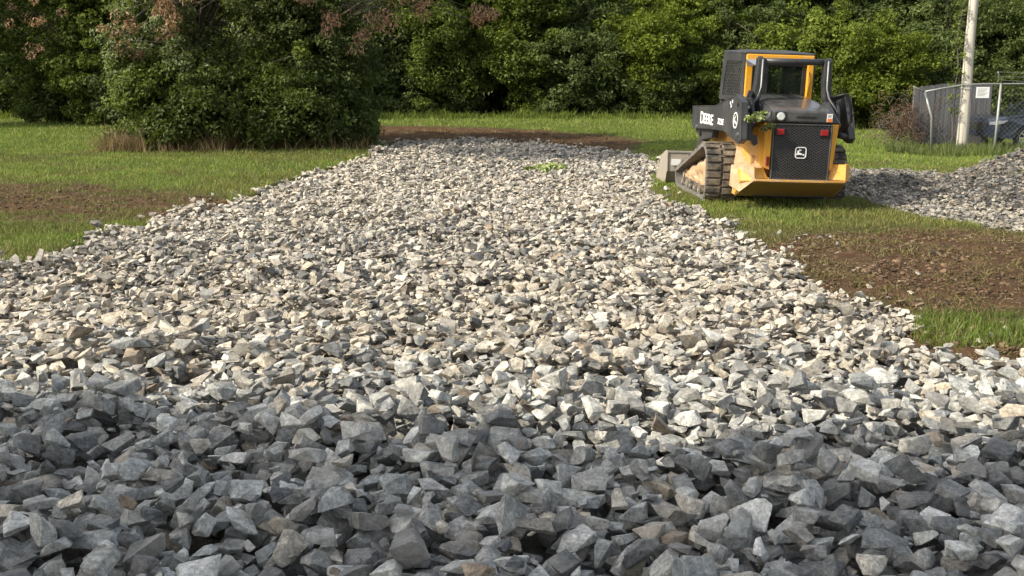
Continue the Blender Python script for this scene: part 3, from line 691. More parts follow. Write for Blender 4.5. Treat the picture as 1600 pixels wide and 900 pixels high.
# the thicket beside the drive: a tree with dead leaf clusters and shrubs under it
def thicket_tree(x, y, rad, zc, seed, label, nclump, per, dead, leafmat, size=.105):
    t = empty('tree', (x, y, 0)); tag(t, label, 'tree')
    C = crown_points(seed, rad, nclump, 9) + np.array([0, 0, zc]); C = C[C[:, 2] > .15]
    a = np.random.default_rng(seed); Rd = np.array([.31, .31, .18]) * a.uniform(.5, 1.4, len(C))[:, None]
    lo = C[:, 2] < 4.6
    link('crown', leaves_mesh('crown', C[lo], Rd[lo], per, size, leafmat, seed), t)
    link('crown', leaves_mesh('crown', C[~lo], Rd[~lo] * 1.5, per // 2, size * 2, leafmat, seed + 5), t)
    mb = MB(); mb.tube([(0, 0, -.3), (.1, 0, 1.2), (-.1, .1, 2.6), (0, 0, zc + rad[2] * .5)], .14, 8, .04); limb_mesh(mb, (0, 0, 0), C, 60, seed, .06, zc + 1); mb.build('trunk', M['bark'], t)
    if dead is not None:
        D = np.array(dead) - np.array([x, y, 0]); Rr = np.tile([.20, .20, .17], (len(D), 1)) * a.uniform(.6, 1.25, len(D))[:, None]
        o = link('dead_leaves', leaves_mesh('dead_leaves', D, Rr, 42, .105, M['leaf_dead'], seed + 9, .1, .32, 1.2), t); tag(o, 'bunch of withered pinkish brown leaves')
        mb = MB(); q = random.Random(seed)
        cen = Vector(D.mean(0)); A = Vector((0, 0, max(1.5, cen.z - 1.2))); B = cen + Vector((0, .5, .3)); mb.tube([A, A.lerp(B, .5) + Vector((0, .1, .25)), B], .03, 7, .012)
        for c in D[::2]:
            c = Vector(c); e = A.lerp(B, q.uniform(.6, .98)); m_ = c.lerp(e, .4) + Vector((0, .15, q.uniform(.1, .3)))
            mb.tube([e, m_, c], .009, 5, .004)
        mb.build('limb', M['bark'], t)
    return t
def pxy(px, py, Y):
    zc0 = Y / math.cos(PITCH)   # small helper in metres at depth Y
    t = math.tan(math.atan((450 - py) / 1650) - PITCH)
    return ((px - 800) / 1650 * (Y * math.cos(PITCH) - (t * Y) * math.sin(PITCH)), Y, 1.9 + t * Y)
ar = np.random.default_rng(5)
def cluster(cx, cy, sx, sy, n, Y): return [pxy(cx + ar.normal() * sx, cy + ar.normal() * sy, Y + ar.uniform(-.4, .3)) for _ in range(n)]
deadA = cluster(262, 22, 10, 20, 11, 23.6) + cluster(205, 42, 22, 12, 7, 23.7) + cluster(185, 65, 12, 8, 4, 23.6) + cluster(215, 85, 8, 4, 2, 23.6) + cluster(300, -30, 80, 20, 24, 22.8)
deadB = cluster(515, 40, 10, 7, 5, 23.2) + cluster(568, 60, 6, 8, 4, 23.2) + cluster(605, 30, 12, 6, 5, 23.2) + cluster(655, 5, 26, 8, 7, 23.4) + cluster(750, 18, 26, 9, 8, 24.2) + cluster(560, -30, 80, 20, 24, 22.8)
thicket_tree(-7.6, 25.6, (2.7, 2.3, 3.4), 3.5, 211, 'leafy tree on the left half of the thicket, withered leaves on top', 330, 120, deadA, M['leaf_silver'])
thicket_tree(-5.0, 25.9, (2.0, 2.1, 3.4), 3.5, 223, 'darker tree on the right half of the thicket beside the drive', 330, 130, deadB, M['leaf_dark'])
for k, x, y, sc_, l in (('s', -8.3, 24.6, 1.0, 'at the left corner of the thicket'), ('u', -7.0, 24.3, 1.05, 'in front of the pale leafy tree of the thicket'), ('s', -5.7, 24.5, 1.1, 'in the middle front of the thicket'), ('u', -4.9, 24.5, 1.0, 'dark, right of the thicket middle'), ('u', -4.2, 25.1, .85, 'at the right corner of the thicket beside the gravel')):
    tree(k, x, y, x * 3, sc_, 'shrub', f'low leafy shrub {l}', 'shrub', 'shrubs at the foot of the thicket')
# unseen high crown added in front of the thicket to shade the far drive
tc_ = empty('tree', (-5.4, 26.3, 0)); tag(tc_, 'tall thicket tree with an added unseen crown that shades the far drive', 'tree')
C = crown_points(271, (3.5, 2.2, 1.9), 420, 9) + np.array([.1, -5.4, 6.5]); C = C[C[:, 2] > 4.3]
link('crown', leaves_mesh('crown', C, np.tile([.55, .55, .38], (len(C), 1)), 80, .22, M['leaf_mid'], 272), tc_)  # the added unseen crown that shades the far drive
mb = MB(); mb.tube([(0, .3, -.3), (.1, .2, 2), (.3, -.6, 4.2), (.4, -4.2, 6)], .13, 8, .06); limb_mesh(mb, (.3, -1.6, 3.9), C, 16, 273, .05, 2); mb.build('trunk', M['bark'], tc_)
for x, y, k, l in ((-14.6, 35.2, 'u', 'left of the bare trunk beyond the lawn'), (-13.2, 33.6, 's', 'hiding the trunk foot left of the thicket'), (-11.7, 33.0, 'u', 'filling the gap beside the left edge of the thicket')):
    tree(k, x, y, x, 1.1, 'shrub', f'bushy shrub {l}', 'shrub', 'shrubs left of the thicket')
# left-hand trees between thicket and frame edge
thicket_tree(-13.6, 34.5, (3.4, 2.6, 3.4), 3.7, 241, 'light green tree overhanging the lawn left of the thicket', 480, 130, cluster(60, 20, 30, 16, 7, 32.2) + cluster(58, 72, 8, 8, 3, 32.2), M['leaf_mid'], .12)
thicket_tree(-17.6, 33.0, (2.6, 2.4, 3.3), 3.7, 251, 'leafy tree at the far left rim of the lawn', 260, 130, None, M['leaf_mid'], .12)
# bare twigs standing in the brush
def twigs(name, label, spots, n, h, r, seed, mat='twig'):
    a = random.Random(seed); mb = MB()
    for _ in range(n):
        x, y = a.uniform(*spots[0]), a.uniform(*spots[1]); z = float(ht(x, y)); l = h * a.uniform(.5, 1.2); dx, dy = a.uniform(-.6, .6) * l, a.uniform(-.6, .3) * l
        mb.tube([(x, y, z - .02), (x + dx * .3, y + dy * .3, z + l * .5), (x + dx * .8 + a.uniform(-.05, .05), y + dy * .8, z + l * .85), (x + dx * 1.3, y + dy * 1.2, z + l * a.uniform(.7, 1.0))], r, 4, r * .3)
    return tag(mb.build(name, M[mat]), label, 'twigs', kind='stuff')
twigs('dead_twigs', 'tangle of bare grey twigs low at the left of the thicket', ((-9.2, -6.6), (23.4, 24.3)), 120, .55, .006, 3)
def brush_heap():
    a = random.Random(8); mb = MB()
    for _ in range(260):
        cx, cy, cz = 10.7 + a.gauss(0, .26), 29.6 + a.gauss(0, .26), -.25 + abs(a.gauss(.45, .35)); L = a.uniform(.25, .6); th = a.uniform(0, 6.28); el = a.uniform(-.9, .5)
        d = Vector((math.cos(th) * math.cos(el), math.sin(th) * math.cos(el), math.sin(el))) * L
        p = Vector((cx, cy, cz)); mb.tube([p, p + d * .5 + Vector((0, 0, .06)), p + d], .008, 4, .003)
    o = mb.build('brush_heap', M['bark']); tag(o, 'brown heap of dead brush left of the leaning fence post', 'brush heap')
    C = np.array([[10.9 + a.gauss(0, .4), 29.5 + a.gauss(0, .3), -.2 + abs(a.gauss(.45, .35))] for _ in range(60)])
    l = link('dead_leaves', leaves_mesh('dead_leaves', C, np.full((60, 3), .2), 40, .07, leaf_mat('brush_leaf', [(.08, .045, .025), (.14, .08, .045), (.10, .06, .03)], .15, .9), 77, .2, .3), o)
brush_heap()
# shade trees on the photographer's side
G3 = 'shade trees behind the photographer'
for i, X in enumerate((-6.2, -4.0, -1.9, .2, 2.3, 4.4)):
    zc = 7.2; sh = zc / math.tan(R(SUN_EL)); ln = 5.45 - .155 * X
    x = X - sh * math.cos(R(SUN_AZ)); y = ln - 2.85 - sh * math.sin(R(SUN_AZ))
    t = tree('f', x, y, math.pi * (i % 2), 1.0, 'shade_tree', f'broad shade tree {["farthest from", "well left of", "fourth from", "third from", "next to", "overhanging"][i]} the photographer', 'tree', G3)
# ------------------------------------------------------------------ track loader
LD = empty('track_loader', (3.75, 13.9, 0.0)); LD.rotation_mode = 'XYZ'
LD.rotation_euler = (Matrix.Rotation(R(3), 4, 'Z') @ Matrix.Rotation(R(1.7), 4, 'Y')).to_euler()
LD.location.z = -.03
tag(LD, 'yellow and charcoal compact track loader seen from behind, parked on grass by the gravel', 'track loader')
def arc(cy, cz, r, a0, a1, n):
    return [(cy + r * math.cos(R(a0 + (a1 - a0) * i / n)), cz + r * math.sin(R(a0 + (a1 - a0) * i / n))) for i in range(n + 1)]
def resample(P, step):
    out = []; L = [0]
    for a, b in zip(P, P[1:] + P[:1]): L.append(L[-1] + math.hypot(b[0] - a[0], b[1] - a[1]))
    T = L[-1]; n = int(round(T / step))
    for k in range(n):
        t = T * k / n; j = max(i for i in range(len(P)) if L[i] <= t + 1e-9); a = P[j]; b = P[(j + 1) % len(P)]; f = (t - L[j]) / max(1e-9, L[j + 1] - L[j])
        out.append((a[0] + (b[0] - a[0]) * f, a[1] + (b[1] - a[1]) * f))
    return out
def make_track(x0, x1, out):
    """belt between x0 and x1; out = -1 when the outer side is -x"""
    # loop in (y, z): drive sprocket high at the rear, idlers low
    loop = arc(1.24, .50, .30, 60, 180, 8) + arc(1.12, .20, .18, 190, 265, 5) + arc(2.82, .20, .18, 275, 385, 7)
    fine = resample(loop, .035); inner = []
    n = len(fine); nrm = []
    for i in range(n):
        a, b = fine[i - 1], fine[(i + 1) % n]; ty, tz = b[0] - a[0], b[1] - a[1]; l = math.hypot(ty, tz); nrm.append((tz / l, -ty / l))
    cy_, cz_ = 1.8, .35; sgn = 1 if (nrm[0][0] * (fine[0][0] - cy_) + nrm[0][1] * (fine[0][1] - cz_)) > 0 else -1
    nrm = [(a * sgn, b * sgn) for a, b in nrm]
    mb = MB(); rings = []
    for (y, z), (ny, nz) in zip(fine, nrm):
        rings.append([(x0, y, z), (x0, y - ny * .045, z - nz * .045), (x1, y - ny * .045, z - nz * .045), (x1, y, z)])
    rings.append(rings[0]); mb.loft(rings, True, False)
    bmesh.ops.remove_doubles(mb.bm, verts=mb.bm.verts, dist=.0005)
    belt = mb.build('rubber_track', M['rubber_side'], LD)
    lug = MB(); gd = MB(); coarse = list(range(0, n, 3)); xm = (x0 + x1) / 2
    for q, i in enumerate(coarse):
        (y, z), (ny, nz) = fine[i], nrm[i]; ty, tz = -nz, ny
        def blk(xa, xb, hw, h, sh=0):
            c = [(y + ty * (-hw + sh), z + tz * (-hw + sh)), (y + ty * (hw + sh), z + tz * (hw + sh))]
            pts = [(xa, c[0][0] - ny * .004, c[0][1] - nz * .004), (xb, c[0][0] - ny * .004, c[0][1] - nz * .004), (xb, c[1][0] - ny * .004, c[1][1] - nz * .004), (xa, c[1][0] - ny * .004, c[1][1] - nz * .004)]
            lug.poly(pts, (0, ny * h, nz * h))
        w4 = .040
        blk(x0 + .004, xm - .016, w4, .034); blk(xm + .016, x1 - .004, w4, .034, .02)
        blk(xm - .05, xm + .05, .018, .018, -.05)
        gy, gz = y - ny * .045, z - nz * .045
        gd.poly([(xm - .03, gy - ty * .015, gz - tz * .015), (xm + .03, gy - ty * .015, gz - tz * .015), (xm + .03, gy + ty * .015, gz + tz * .015), (xm - .03, gy + ty * .015, gz + tz * .015)], (0, -ny * .04, -nz * .04))
    lug.build('tread', M['rubber'], belt, .006); gd.build('guide_lug', M['rubber'], belt)
    xo = x0 if out < 0 else x1; si = -out
    fr = MB()
    fr.hull([(xo + si * a, y, z) for a in (.10, .34) for y, z in ((1.30, .20), (1.45, .40), (2.35, .27), (2.75, .22), (2.7, .16), (1.25, .16))])
    fr.build('track_frame', M['mud'], LD, .015)
    for y, r in ((1.42, .085), (1.70, .085), (1.98, .085), (2.26, .085), (2.52, .085)):
        rl = MB().cyl((xo + si * .17, y, .115), (1, 0, 0), .078, .30, 20).build('roller', M['rubber'], LD, .008)
        MB().cyl((xo + si * .03, y, .115), (1, 0, 0), .03, .05, 12).build('hub', M['steel'], rl)
    idl = MB().cyl((xo + si * .2, 2.80, .21), (1, 0, 0), .135, .16, 28).build('idler_wheel', M['mud'], LD, .01)
    MB().cyl((xo + si * .115, 2.80, .21), (1, 0, 0), .05, .05, 16).build('hub', M['steel'], idl)
    sp = MB(); sp.cyl((xo + si * .2, 1.24, .50), (1, 0, 0), .205, .10, 30)
    for k in range(15):
        t = 2 * math.pi * k / 15; c, s_ = math.cos(t), math.sin(t)
        sp.poly([(xo + si * .16, 1.24 + c * .20 - s_ * .022, .5 + s_ * .20 + c * .022), (xo + si * .16, 1.24 + c * .20 + s_ * .022, .5 + s_ * .20 - c * .022), (xo + si * .16, 1.24 + c * .245 + s_ * .012, .5 + s_ * .245 - c * .012), (xo + si * .16, 1.24 + c * .245 - s_ * .012, .5 + s_ * .245 + c * .012)], (si * .06, 0, 0))
    spo = sp.build('sprocket', M['mud'], LD, .004)
    MB().cyl((xo + si * .13, 1.24, .50), (1, 0, 0), .09, .10, 20).build('hub', M['steel'], spo, .01)
    # caked earth on the undercarriage
    a = np.random.default_rng(3); V, Fc = ICO[3]; VV, FF, b0 = [], [], 0
    for c, r in (((0, 2.2, .29), (.15, .33, .13)), ((0, 1.85, .36), (.15, .24, .15)), ((0, 1.6, .42), (.15, .2, .14)), ((0, 1.36, .50), (.13, .16, .20)), ((0, 1.25, .30), (.15, .16, .2)), ((0, 2.48, .25), (.13, .2, .10)), ((0, 2.0, .22), (.14, .62, .07))):
        nz = 1 + .09 * a.normal(size=len(V)) * .6 + .13 * np.sin(V @ a.normal(size=3) * 5 + 1) * np.sin(V @ a.normal(size=3) * 6) + .07 * np.sin(V @ a.normal(size=3) * 14) + .05 * np.sin(V @ a.normal(size=3) * 25)
        VV.append(V * nz[:, None] * np.array(r) + np.array([xo + si * .22, c[1], c[2]])); FF.append(Fc + b0); b0 += len(V)
    link('caked_mud', np_mesh('caked_mud', np.vstack(VV), np.vstack(FF), M['mud'], 3, True), LD)
make_track(-1.0, -.555, -1)
make_track(.555, 1.0, 1)
M['underside'] = dusty('shade_dark_yellow', (.30, .17, .03), .7, amount=.8, dust=(.20, .15, .09), scale=5)  # yellow darkened in its colour to stand for shade below the bumper
# chassis and yellow rear body
ch = MB()
ch.box(-.56, .56, .35, 2.55, .24, .72)
ch.build('chassis', M['dusty_yellow'], LD, .02)
yb = MB()
yb.hull([(-.575, y, z) for y, z in ((.45, .55), (.45, 1.05), (2.5, .95), (2.5, .60))] + [(-.45, y, z) for y, z in ((.30, .55), (.30, 1.16), (2.5, 1.10), (2.5, .60))])
yb.hull([(.575, y, z) for y, z in ((.45, .55), (.45, 1.05), (2.5, .95), (2.5, .60))] + [(.45, y, z) for y, z in ((.30, .55), (.30, 1.16), (2.5, 1.10), (2.5, .60))])
yb.build('side_panel', M['dusty_yellow'], LD, .01)
for sx in (-1, 1):   # yellow corner posts that frame the hatch
    p = MB(); p.poly([(sx * .392, -.012, .56), (sx * .392, -.012, 1.17), (sx * .50, .02, 1.17), (sx * .455, .02, .58)] if sx > 0 else [(-.392, -.012, .56), (-.392, -.012, 1.17), (-.50, .02, 1.17), (-.455, .02, .58)], (0, .42, 0))
    po = p.build('corner_post', M['yellow'], LD, .012)
MB().box(-.449, -.412, -.0325, -.003, .615, .735).build('reflector', M['red'], LD, .004)
# dust covered shelves between tracks and hatch
sh = MB()
sh.hull([(-.58, .98, .84), (-.58, .98, .70), (-.42, .30, .62), (-.42, .30, .56), (-.58, .45, .54), (-.76, .42, .52), (-.58, .35, .56), (-.40, .12, .56)])
sh.build('rear_shelf', M['mud'], LD, .008)
# rear bumper: raised lip, underside sloping forward, upturned ends
bp_ = MB()
sec = lambda x, yl, zl, zb, up: [(x, yl, zl), (x, yl + .05, zl + up), (x, .30, zl + up), (x, .42, .42), (x, .50, zb - .03), (x, .36, zb - .035)]
bp_.loft([sec(-.74, .10, .40, .215, .15), sec(-.60, -.10, .425, .215, .012), sec(-.3, -.14, .425, .21, .012), sec(.3, -.14, .425, .21, .012), sec(.60, -.10, .425, .22, .012), sec(.68, .0, .45, .28, .15)])
bp = bp_.build('bumper', M['yellow'], LD, .012)
un = MB(); un.loft([[(x, yl + .012, zl - .012), (x, yl + .03, zl - .03), (x, .352, zb - .045), (x, .345, zb - .032 - .012)] for x, yl, zl, zb in ((-.735, .10, .40, .215), (-.60, -.10, .425, .215), (-.3, -.14, .425, .21), (.3, -.14, .425, .21), (.60, -.10, .425, .22), (.675, .0, .45, .27))]); un.build('bumper_shade_sheet', M['underside'], bp)  # extra sheet, its dark colour painted in as the bumper's shade
lp = MB(); lp.loft([[(x, y - .016, .418), (x, y + .02, .418), (x, y + .02, .447), (x, y - .016, .447)] for x, y in ((-.60, -.10), (-.3, -.14), (.3, -.14), (.60, -.10))]); lp.build('lip', M['dusty_yellow'], bp, .004)
for sx, zt in ((1, .665), (-1, .60)):
    p = MB(); p.poly([(sx * .60, -.10, .43), (sx * .69, .0, .44), (sx * .68, .0, zt - .01), (sx * .60, -.08, zt)] if sx > 0 else [(-.60, -.10, .43), (-.745, .10, .25), (-.80, .42, .30), (-.79, .42, .58), (-.62, -.06, .60)], (0, .05, 0) if sx > 0 else (.03, .03, 0))
    p.build('bumper_end', M['yellow'] if sx > 0 else M['mud'], bp, .006)
    q = MB(); q.poly([(sx * .40, .0, .45), (sx * .60, -.085, .45), (sx * .61, -.07, zt - .01), (sx * .46, .06, zt - .02)], (0, .03, 0)); q.build('gusset', M['yellow'], bp, .004)
MB().box(-.5, .5, .30, .9, .16, .30).build('belly_plate', M['black'], LD, .02)
# hatch with its expanded-metal face
ht_ = MB(); ht_.poly([(-.372, -.03, .435), (.376, -.03, .435), (.386, -.03, 1.17), (-.392, -.03, 1.17)], (0, .10, 0))
hatch = ht_.build('hatch', M['black'], LD, .02)
fr = MB()
for a, b in (((-.374, .443), (.376, .443)), ((.376, .443), (.384, 1.155)), ((.384, 1.155), (-.388, 1.155)), ((-.388, 1.155), (-.374, .443))):
    fr.tube([(a[0], -.038, a[1]), (b[0], -.038, b[1])], .013, 6)
fr.build('hatch_frame', M['charcoal2'], hatch)
def lattice(mb, poly, nrm_pt, step, ang, r, wd):
    """crossing strips inside a convex (u, v) polygon; nrm_pt maps (u, v, depth) to a point"""
    P = [Vector(p) for p in poly]
    for sg in (1, -1):
        d = Vector((math.cos(ang), sg * math.sin(ang))); n = Vector((-d.y, d.x)); ts = [p.dot(n) for p in P]; t = min(ts) + step / 2
        while t < max(ts):
            hits = []
            for a, b in zip(P, P[1:] + P[:1]):
                fa, fb = a.dot(n) - t, b.dot(n) - t
                if fa * fb < 0: hits.append(a + (b - a) * (fa / (fa - fb)))
            if len(hits) == 2:
                a, b = hits; o = n * wd / 2; q = [a - o, b - o, b + o, a + o]
                f = [Vector(nrm_pt(v.x, v.y, 0 if sg > 0 else r * .4)) for v in q]; e = Vector(nrm_pt(q[0].x, q[0].y, r + (0 if sg > 0 else r * .4))) - f[0]
                mb.poly(f, e)
            t += step
g = MB(); lattice(g, [(-.36, .455), (.362, .455), (.37, 1.142), (-.374, 1.142)], lambda u, v, d: (u, -.031 - d, v), .030, R(32), .010, .0085)
g.build('grille', M['charcoal2'], hatch)
for x in (-.298, .285):
    h = MB().box(x - .062, x + .062, -.058, -.034, 1.008, 1.112).build('tail_light_housing', M['black'], hatch, .008)
for x in (-.298, .285):
    MB().box(x - .048, x + .048, -.068, -.050, 1.022, 1.098).build('tail_light', M['red'], LD, .008)
# emblem: rounded frame and leaping deer
def rrect(cx, cz, w_, h_, r, n=5):
    P = []
    for sx, sz, a0 in ((1, 1, 0), (-1, 1, 90), (-1, -1, 180), (1, -1, 270)):
        for k in range(n + 1):
            t = R(a0 + 90 * k / n); P.append((cx + sx * (w_ / 2 - r) + r * math.cos(t), cz + sz * (h_ / 2 - r) + r * math.sin(t)))
    return P
DEER = [[(-.055, -.012), (-.040, -.004), (-.018, -.002), (.006, -.006), (.022, -.018), (.044, -.028), (.056, -.040), (.050, -.044), (.036, -.034), (.012, -.028), (-.010, -.026), (-.030, -.030), (-.050, -.028)],
        [(-.044, -.008), (-.020, -.002), (-.022, .016), (-.030, .026), (-.046, .020), (-.042, .012)],
        [(-.030, .024), (-.022, .024), (-.006, .040), (-.018, .048), (-.024, .046), (-.014, .038)],
        [(-.022, .022), (-.016, .016), (.010, .030), (.006, .036)],
        [(-.050, -.014), (-.064, -.034), (-.058, -.038), (-.036, -.022)],
        [(.034, -.022), (.046, -.012), (.050, -.016), (.044, -.028)]]
def emblem(name, to, scale, parent, circle=False):
    fr = MB(); P = rrect(0, 0, .150, .150, .035); Q = rrect(0, 0, .128, .128, .026)
    for i in range(len(P)):
        j = (i + 1) % len(P)
        try: fr.poly([to(P[i][0] * scale, P[i][1] * scale), to(P[j][0] * scale, P[j][1] * scale), to(Q[j][0] * scale, Q[j][1] * scale), to(Q[i][0] * scale, Q[i][1] * scale)], Vector(to(0, 0, 1)) - Vector(to(0, 0, 0)))
        except Exception: pass
    for poly in DEER: fr.poly([to(a * scale * 1.05, (b + .002) * scale * 1.05) for a, b in poly], (Vector(to(0, 0, 1)) - Vector(to(0, 0, 0))) * .9)
    return fr.build(name, M['white'], parent)
bk = MB(); bk.poly([(a - .007, -.046, b + .796) for a, b in rrect(0, 0, .158, .158, .04)], (0, .012, 0)); bk.build('badge_plate', M['black'], hatch)
emblem('badge', lambda u, v, d=0: (u - .007, -.047 - d * .005, v + .796), 1.0, hatch)
# hood
hd = MB()
hd.loft([[(-.405, -.035, 1.178), (-.405, -.035, 1.315), (-.33, -.035, 1.335), (.33, -.035, 1.335), (.405, -.035, 1.315), (.405, -.035, 1.178)],
         [(-.43, .10, 1.18), (-.41, .10, 1.352), (-.33, .10, 1.372), (.33, .10, 1.372), (.41, .10, 1.352), (.43, .10, 1.18)],
         [(-.46, .55, 1.18), (-.40, .55, 1.43), (-.30, .55, 1.452), (.30, .55, 1.452), (.40, .55, 1.43), (.46, .55, 1.18)],
         [(-.46, 1.08, 1.18), (-.38, 1.08, 1.49), (-.28, 1.08, 1.51), (.28, 1.08, 1.51), (.38, 1.08, 1.49), (.46, 1.08, 1.18)]])
hood = hd.build('engine_hood', M['hood'], LD, .025)
MB().box(-.10, .16, -.044, -.030, 1.245, 1.268).build('handle', M['black'], hood, .004)
rc = MB(); rc.poly([(-.385, -.046, 1.20), (-.235, -.046, 1.20), (-.235, -.046, 1.318), (-.385, -.046, 1.318)], (0, .015, 0)); rc.build('lamp_recess', M['black'], hood, .008)
lm = MB().cyl((-.31, -.055, 1.258), (0, 1, 0), .048, .03, 28).build('work_light', M['lens'], LD, .006)
MB().tube([(-.31 + .052 * math.cos(R(t)), -.06, 1.258 + .052 * math.sin(R(t))) for t in range(0, 361, 24)], .006, 6).build('bezel', M['bare'], lm)
st = MB().box(.305, .378, -.0425, -.0365, 1.20, 1.305).build('warning_label', M['white'], hood)
MB().box(.309, .374, -.0445, -.042, 1.20, 1.246).build('label_band', M['orange'], st)
lt = MB()
for k, (a, b) in enumerate(((.315, .365), (.315, .358), (.315, .368))): lt.box(a, b, -.0445, -.042, 1.262 + k * .013, 1.266 + k * .013)
lt.build('label_print', M['charcoal'], st)
for sx in (-1, 1):   # charcoal shoulder beside the hood
    s_ = MB(); s_.hull([(sx * .40, .0, 1.172), (sx * .52, .03, 1.172), (sx * .41, .02, 1.33), (sx * .48, .45, 1.46), (sx * .40, .5, 1.44), (sx * .56, .5, 1.17), (sx * .42, .5, 1.17)]); s_.build('shoulder_cover', M['charcoal'], LD, .02)
# cab
cab = MB()
cab.box(-.50, .46, 1.12, 1.20, 1.12, 1.50)
cab.build('cab_base', M['charcoal'], LD, .01)
rf = MB(); rf.hull([(-.53, 1.10, 2.05), (-.53, 1.10, 2.085), (.47, 1.10, 2.085), (.47, 1.10, 2.05), (-.52, 2.32, 2.07), (-.52, 2.32, 2.115), (.46, 2.32, 2.07), (.46, 2.32, 2.115), (-.3, 1.7, 2.13), (.25, 1.7, 2.13)])
rf.build('cab_roof', M['charcoal2'], LD, .015)
yf = MB()
yf.box(-.50, .455, 1.085, 1.14, 1.965, 2.055)
for x0, x1 in ((-.50, -.405), (.37, .455)): yf.box(x0, x1, 1.087, 1.142, 1.45, 1.966)
yf.build('cab_rear_frame', M['yellow'], LD, .012)
b = MB(); b.hull([(.375, 1.09, 1.5), (.375, 1.06, 1.5), (.41, 1.06, 1.72), (.41, 1.09, 1.72), (.375, 1.06, 1.85), (.375, 1.09, 1.85), (.36, 1.09, 1.6)]); b.build('bracket', M['yellow'], LD, .006)
wf = MB()
for x0, x1, z0, z1 in ((-.402, -.17, 1.46, 1.96), (.31, .368, 1.46, 1.96), (-.17, .31, 1.46, 1.52), (-.17, .31, 1.90, 1.96)): wf.box(x0, x1, 1.13, 1.17, z0, z1)
win = wf.build('rear_window', M['black'], LD, .008)
pn = MB(); pn.poly([(a + .07, 1.150, b + 1.71) for a, b in rrect(0, 0, .50, .40, .04)], (0, .006, 0)); pn.build('pane', M['glass'], win)
for sx, xx in ((-1, -.52), (1, .45)):
    sp_ = MB(); A = [(1.12, 1.40), (1.12, 2.06), (2.30, 2.09), (2.44, 1.40)]
    B = [(1.27, 1.48), (1.24, 1.95), (2.10, 1.97), (2.27, 1.46)]
    for i in range(4):
        j = (i + 1) % 4; pts = [A[i], A[j], B[j], B[i]]
        sp_.poly([(xx, y, z) for y, z in pts], (.03, 0, 0))
    sf = sp_.build('cab_side_frame', M['charcoal2'], LD)
    sc_ = MB(); xx = -.512 if sx < 0 else .462; lattice(sc_, [(1.26, 1.47), (1.23, 1.96), (2.11, 1.98), (2.28, 1.45)], lambda u, v, d: (xx + d, u, v), .062, R(40), .008, .016)
    sc_.build('side_screen', M['charcoal2'], sf)
fp = MB()
for x in (-.5, .40): fp.poly([(x, 2.28, 2.08), (x, 2.36, 2.08), (x, 2.52, 1.0), (x, 2.42, 1.0)], (.07, 0, 0))
fp.box(-.5, .47, 2.27, 2.34, 2.02, 2.08); fp.build('cab_front_frame', M['charcoal'], LD, .01)
se = MB(); se.hull([(-.2, 1.55, 1.1), (.2, 1.55, 1.1), (-.2, 1.45, 1.50), (.2, 1.45, 1.50), (-.2, 1.62, 1.50), (.2, 1.62, 1.50), (-.22, 2.0, 1.1), (.22, 2.0, 1.1)]); se.build('seat', M['seat'], LD, .03)
# lift arms
def boom(sx):
    x = sx * .86; S = (sx * -.085, 0, 0)
    RR = ((.10, 1.515), (-.16, 1.43), (-.19, 1.15), (-.22, .95), (-.10, .895), (.62, 1.02)) if sx < 0 else ((.78, 1.53), (.66, 1.50), (.48, 1.2), (.38, .97), (.47, .90), (.95, 1.02))
    p = MB(); p.poly([(x, y, z) for y, z in ((2.67, 1.27), (1.25, 1.33)) + RR + ((1.44, 1.0), (2.57, .945), (2.67, 1.0))], S)
    o = p.build('lift_arm', M['charcoal2'], LD, .012)
    e = MB(); e.tube([(x + sx * .002, y, z) for y, z in ((2.67, 1.27), (1.25, 1.33)) + RR + ((1.44, 1.0), (2.57, .945))], .006, 6); e.build('weld_edge', M['charcoal2'], o)
    for y, z in ((-.06, 1.01), (.02, 1.40), (2.3, .98)) if sx < 0 else ((.55, 1.0), (.75, 1.42), (2.3, .98)):
        MB().cyl((x + sx * .006, y, z), (1, 0, 0), .028, .022, 18).build('pin', M['bare'] if z < 1.3 else M['charcoal'], o)
    lw = MB(); lw.poly([(sx * .80, y, z) for y, z in ((2.62, 1.0), (1.55, 1.0), (1.60, .86), (2.26, .78), (2.66, .90))], (sx * -.10, 0, 0)); l = lw.build('arm_knee', M['charcoal2'], o, .012)
    kn = MB(); kn.poly([(sx * .66, y, z) for y, z in ((2.2, 1.05), (2.75, .98), (3.2, .60), (3.15, .25), (3.0, .25), (3.0, .55), (2.6, .80), (2.2, .85))], (sx * -.10, 0, 0)); kn.build('arm_nose', M['charcoal2'], o, .012)
    MB().cyl((sx * .81, 2.25, .88), (1, 0, 0), .035, .03, 18).build('knee_pin', M['black'], l)
    cy = MB(); cy.tube([(sx * .70, .35, 1.0), (sx * .70, 1.7, 1.02)], .045, 16); cy.build('lift_cylinder', M['charcoal'], LD, 0, True)
    rd = MB(); rd.tube([(sx * .70, 1.7, 1.02), (sx * .70, 2.3, .98)], .026, 12); rd.build('cylinder_rod', M['bare'], LD, 0, True)
    return o
bl = boom(-1); br = boom(1)
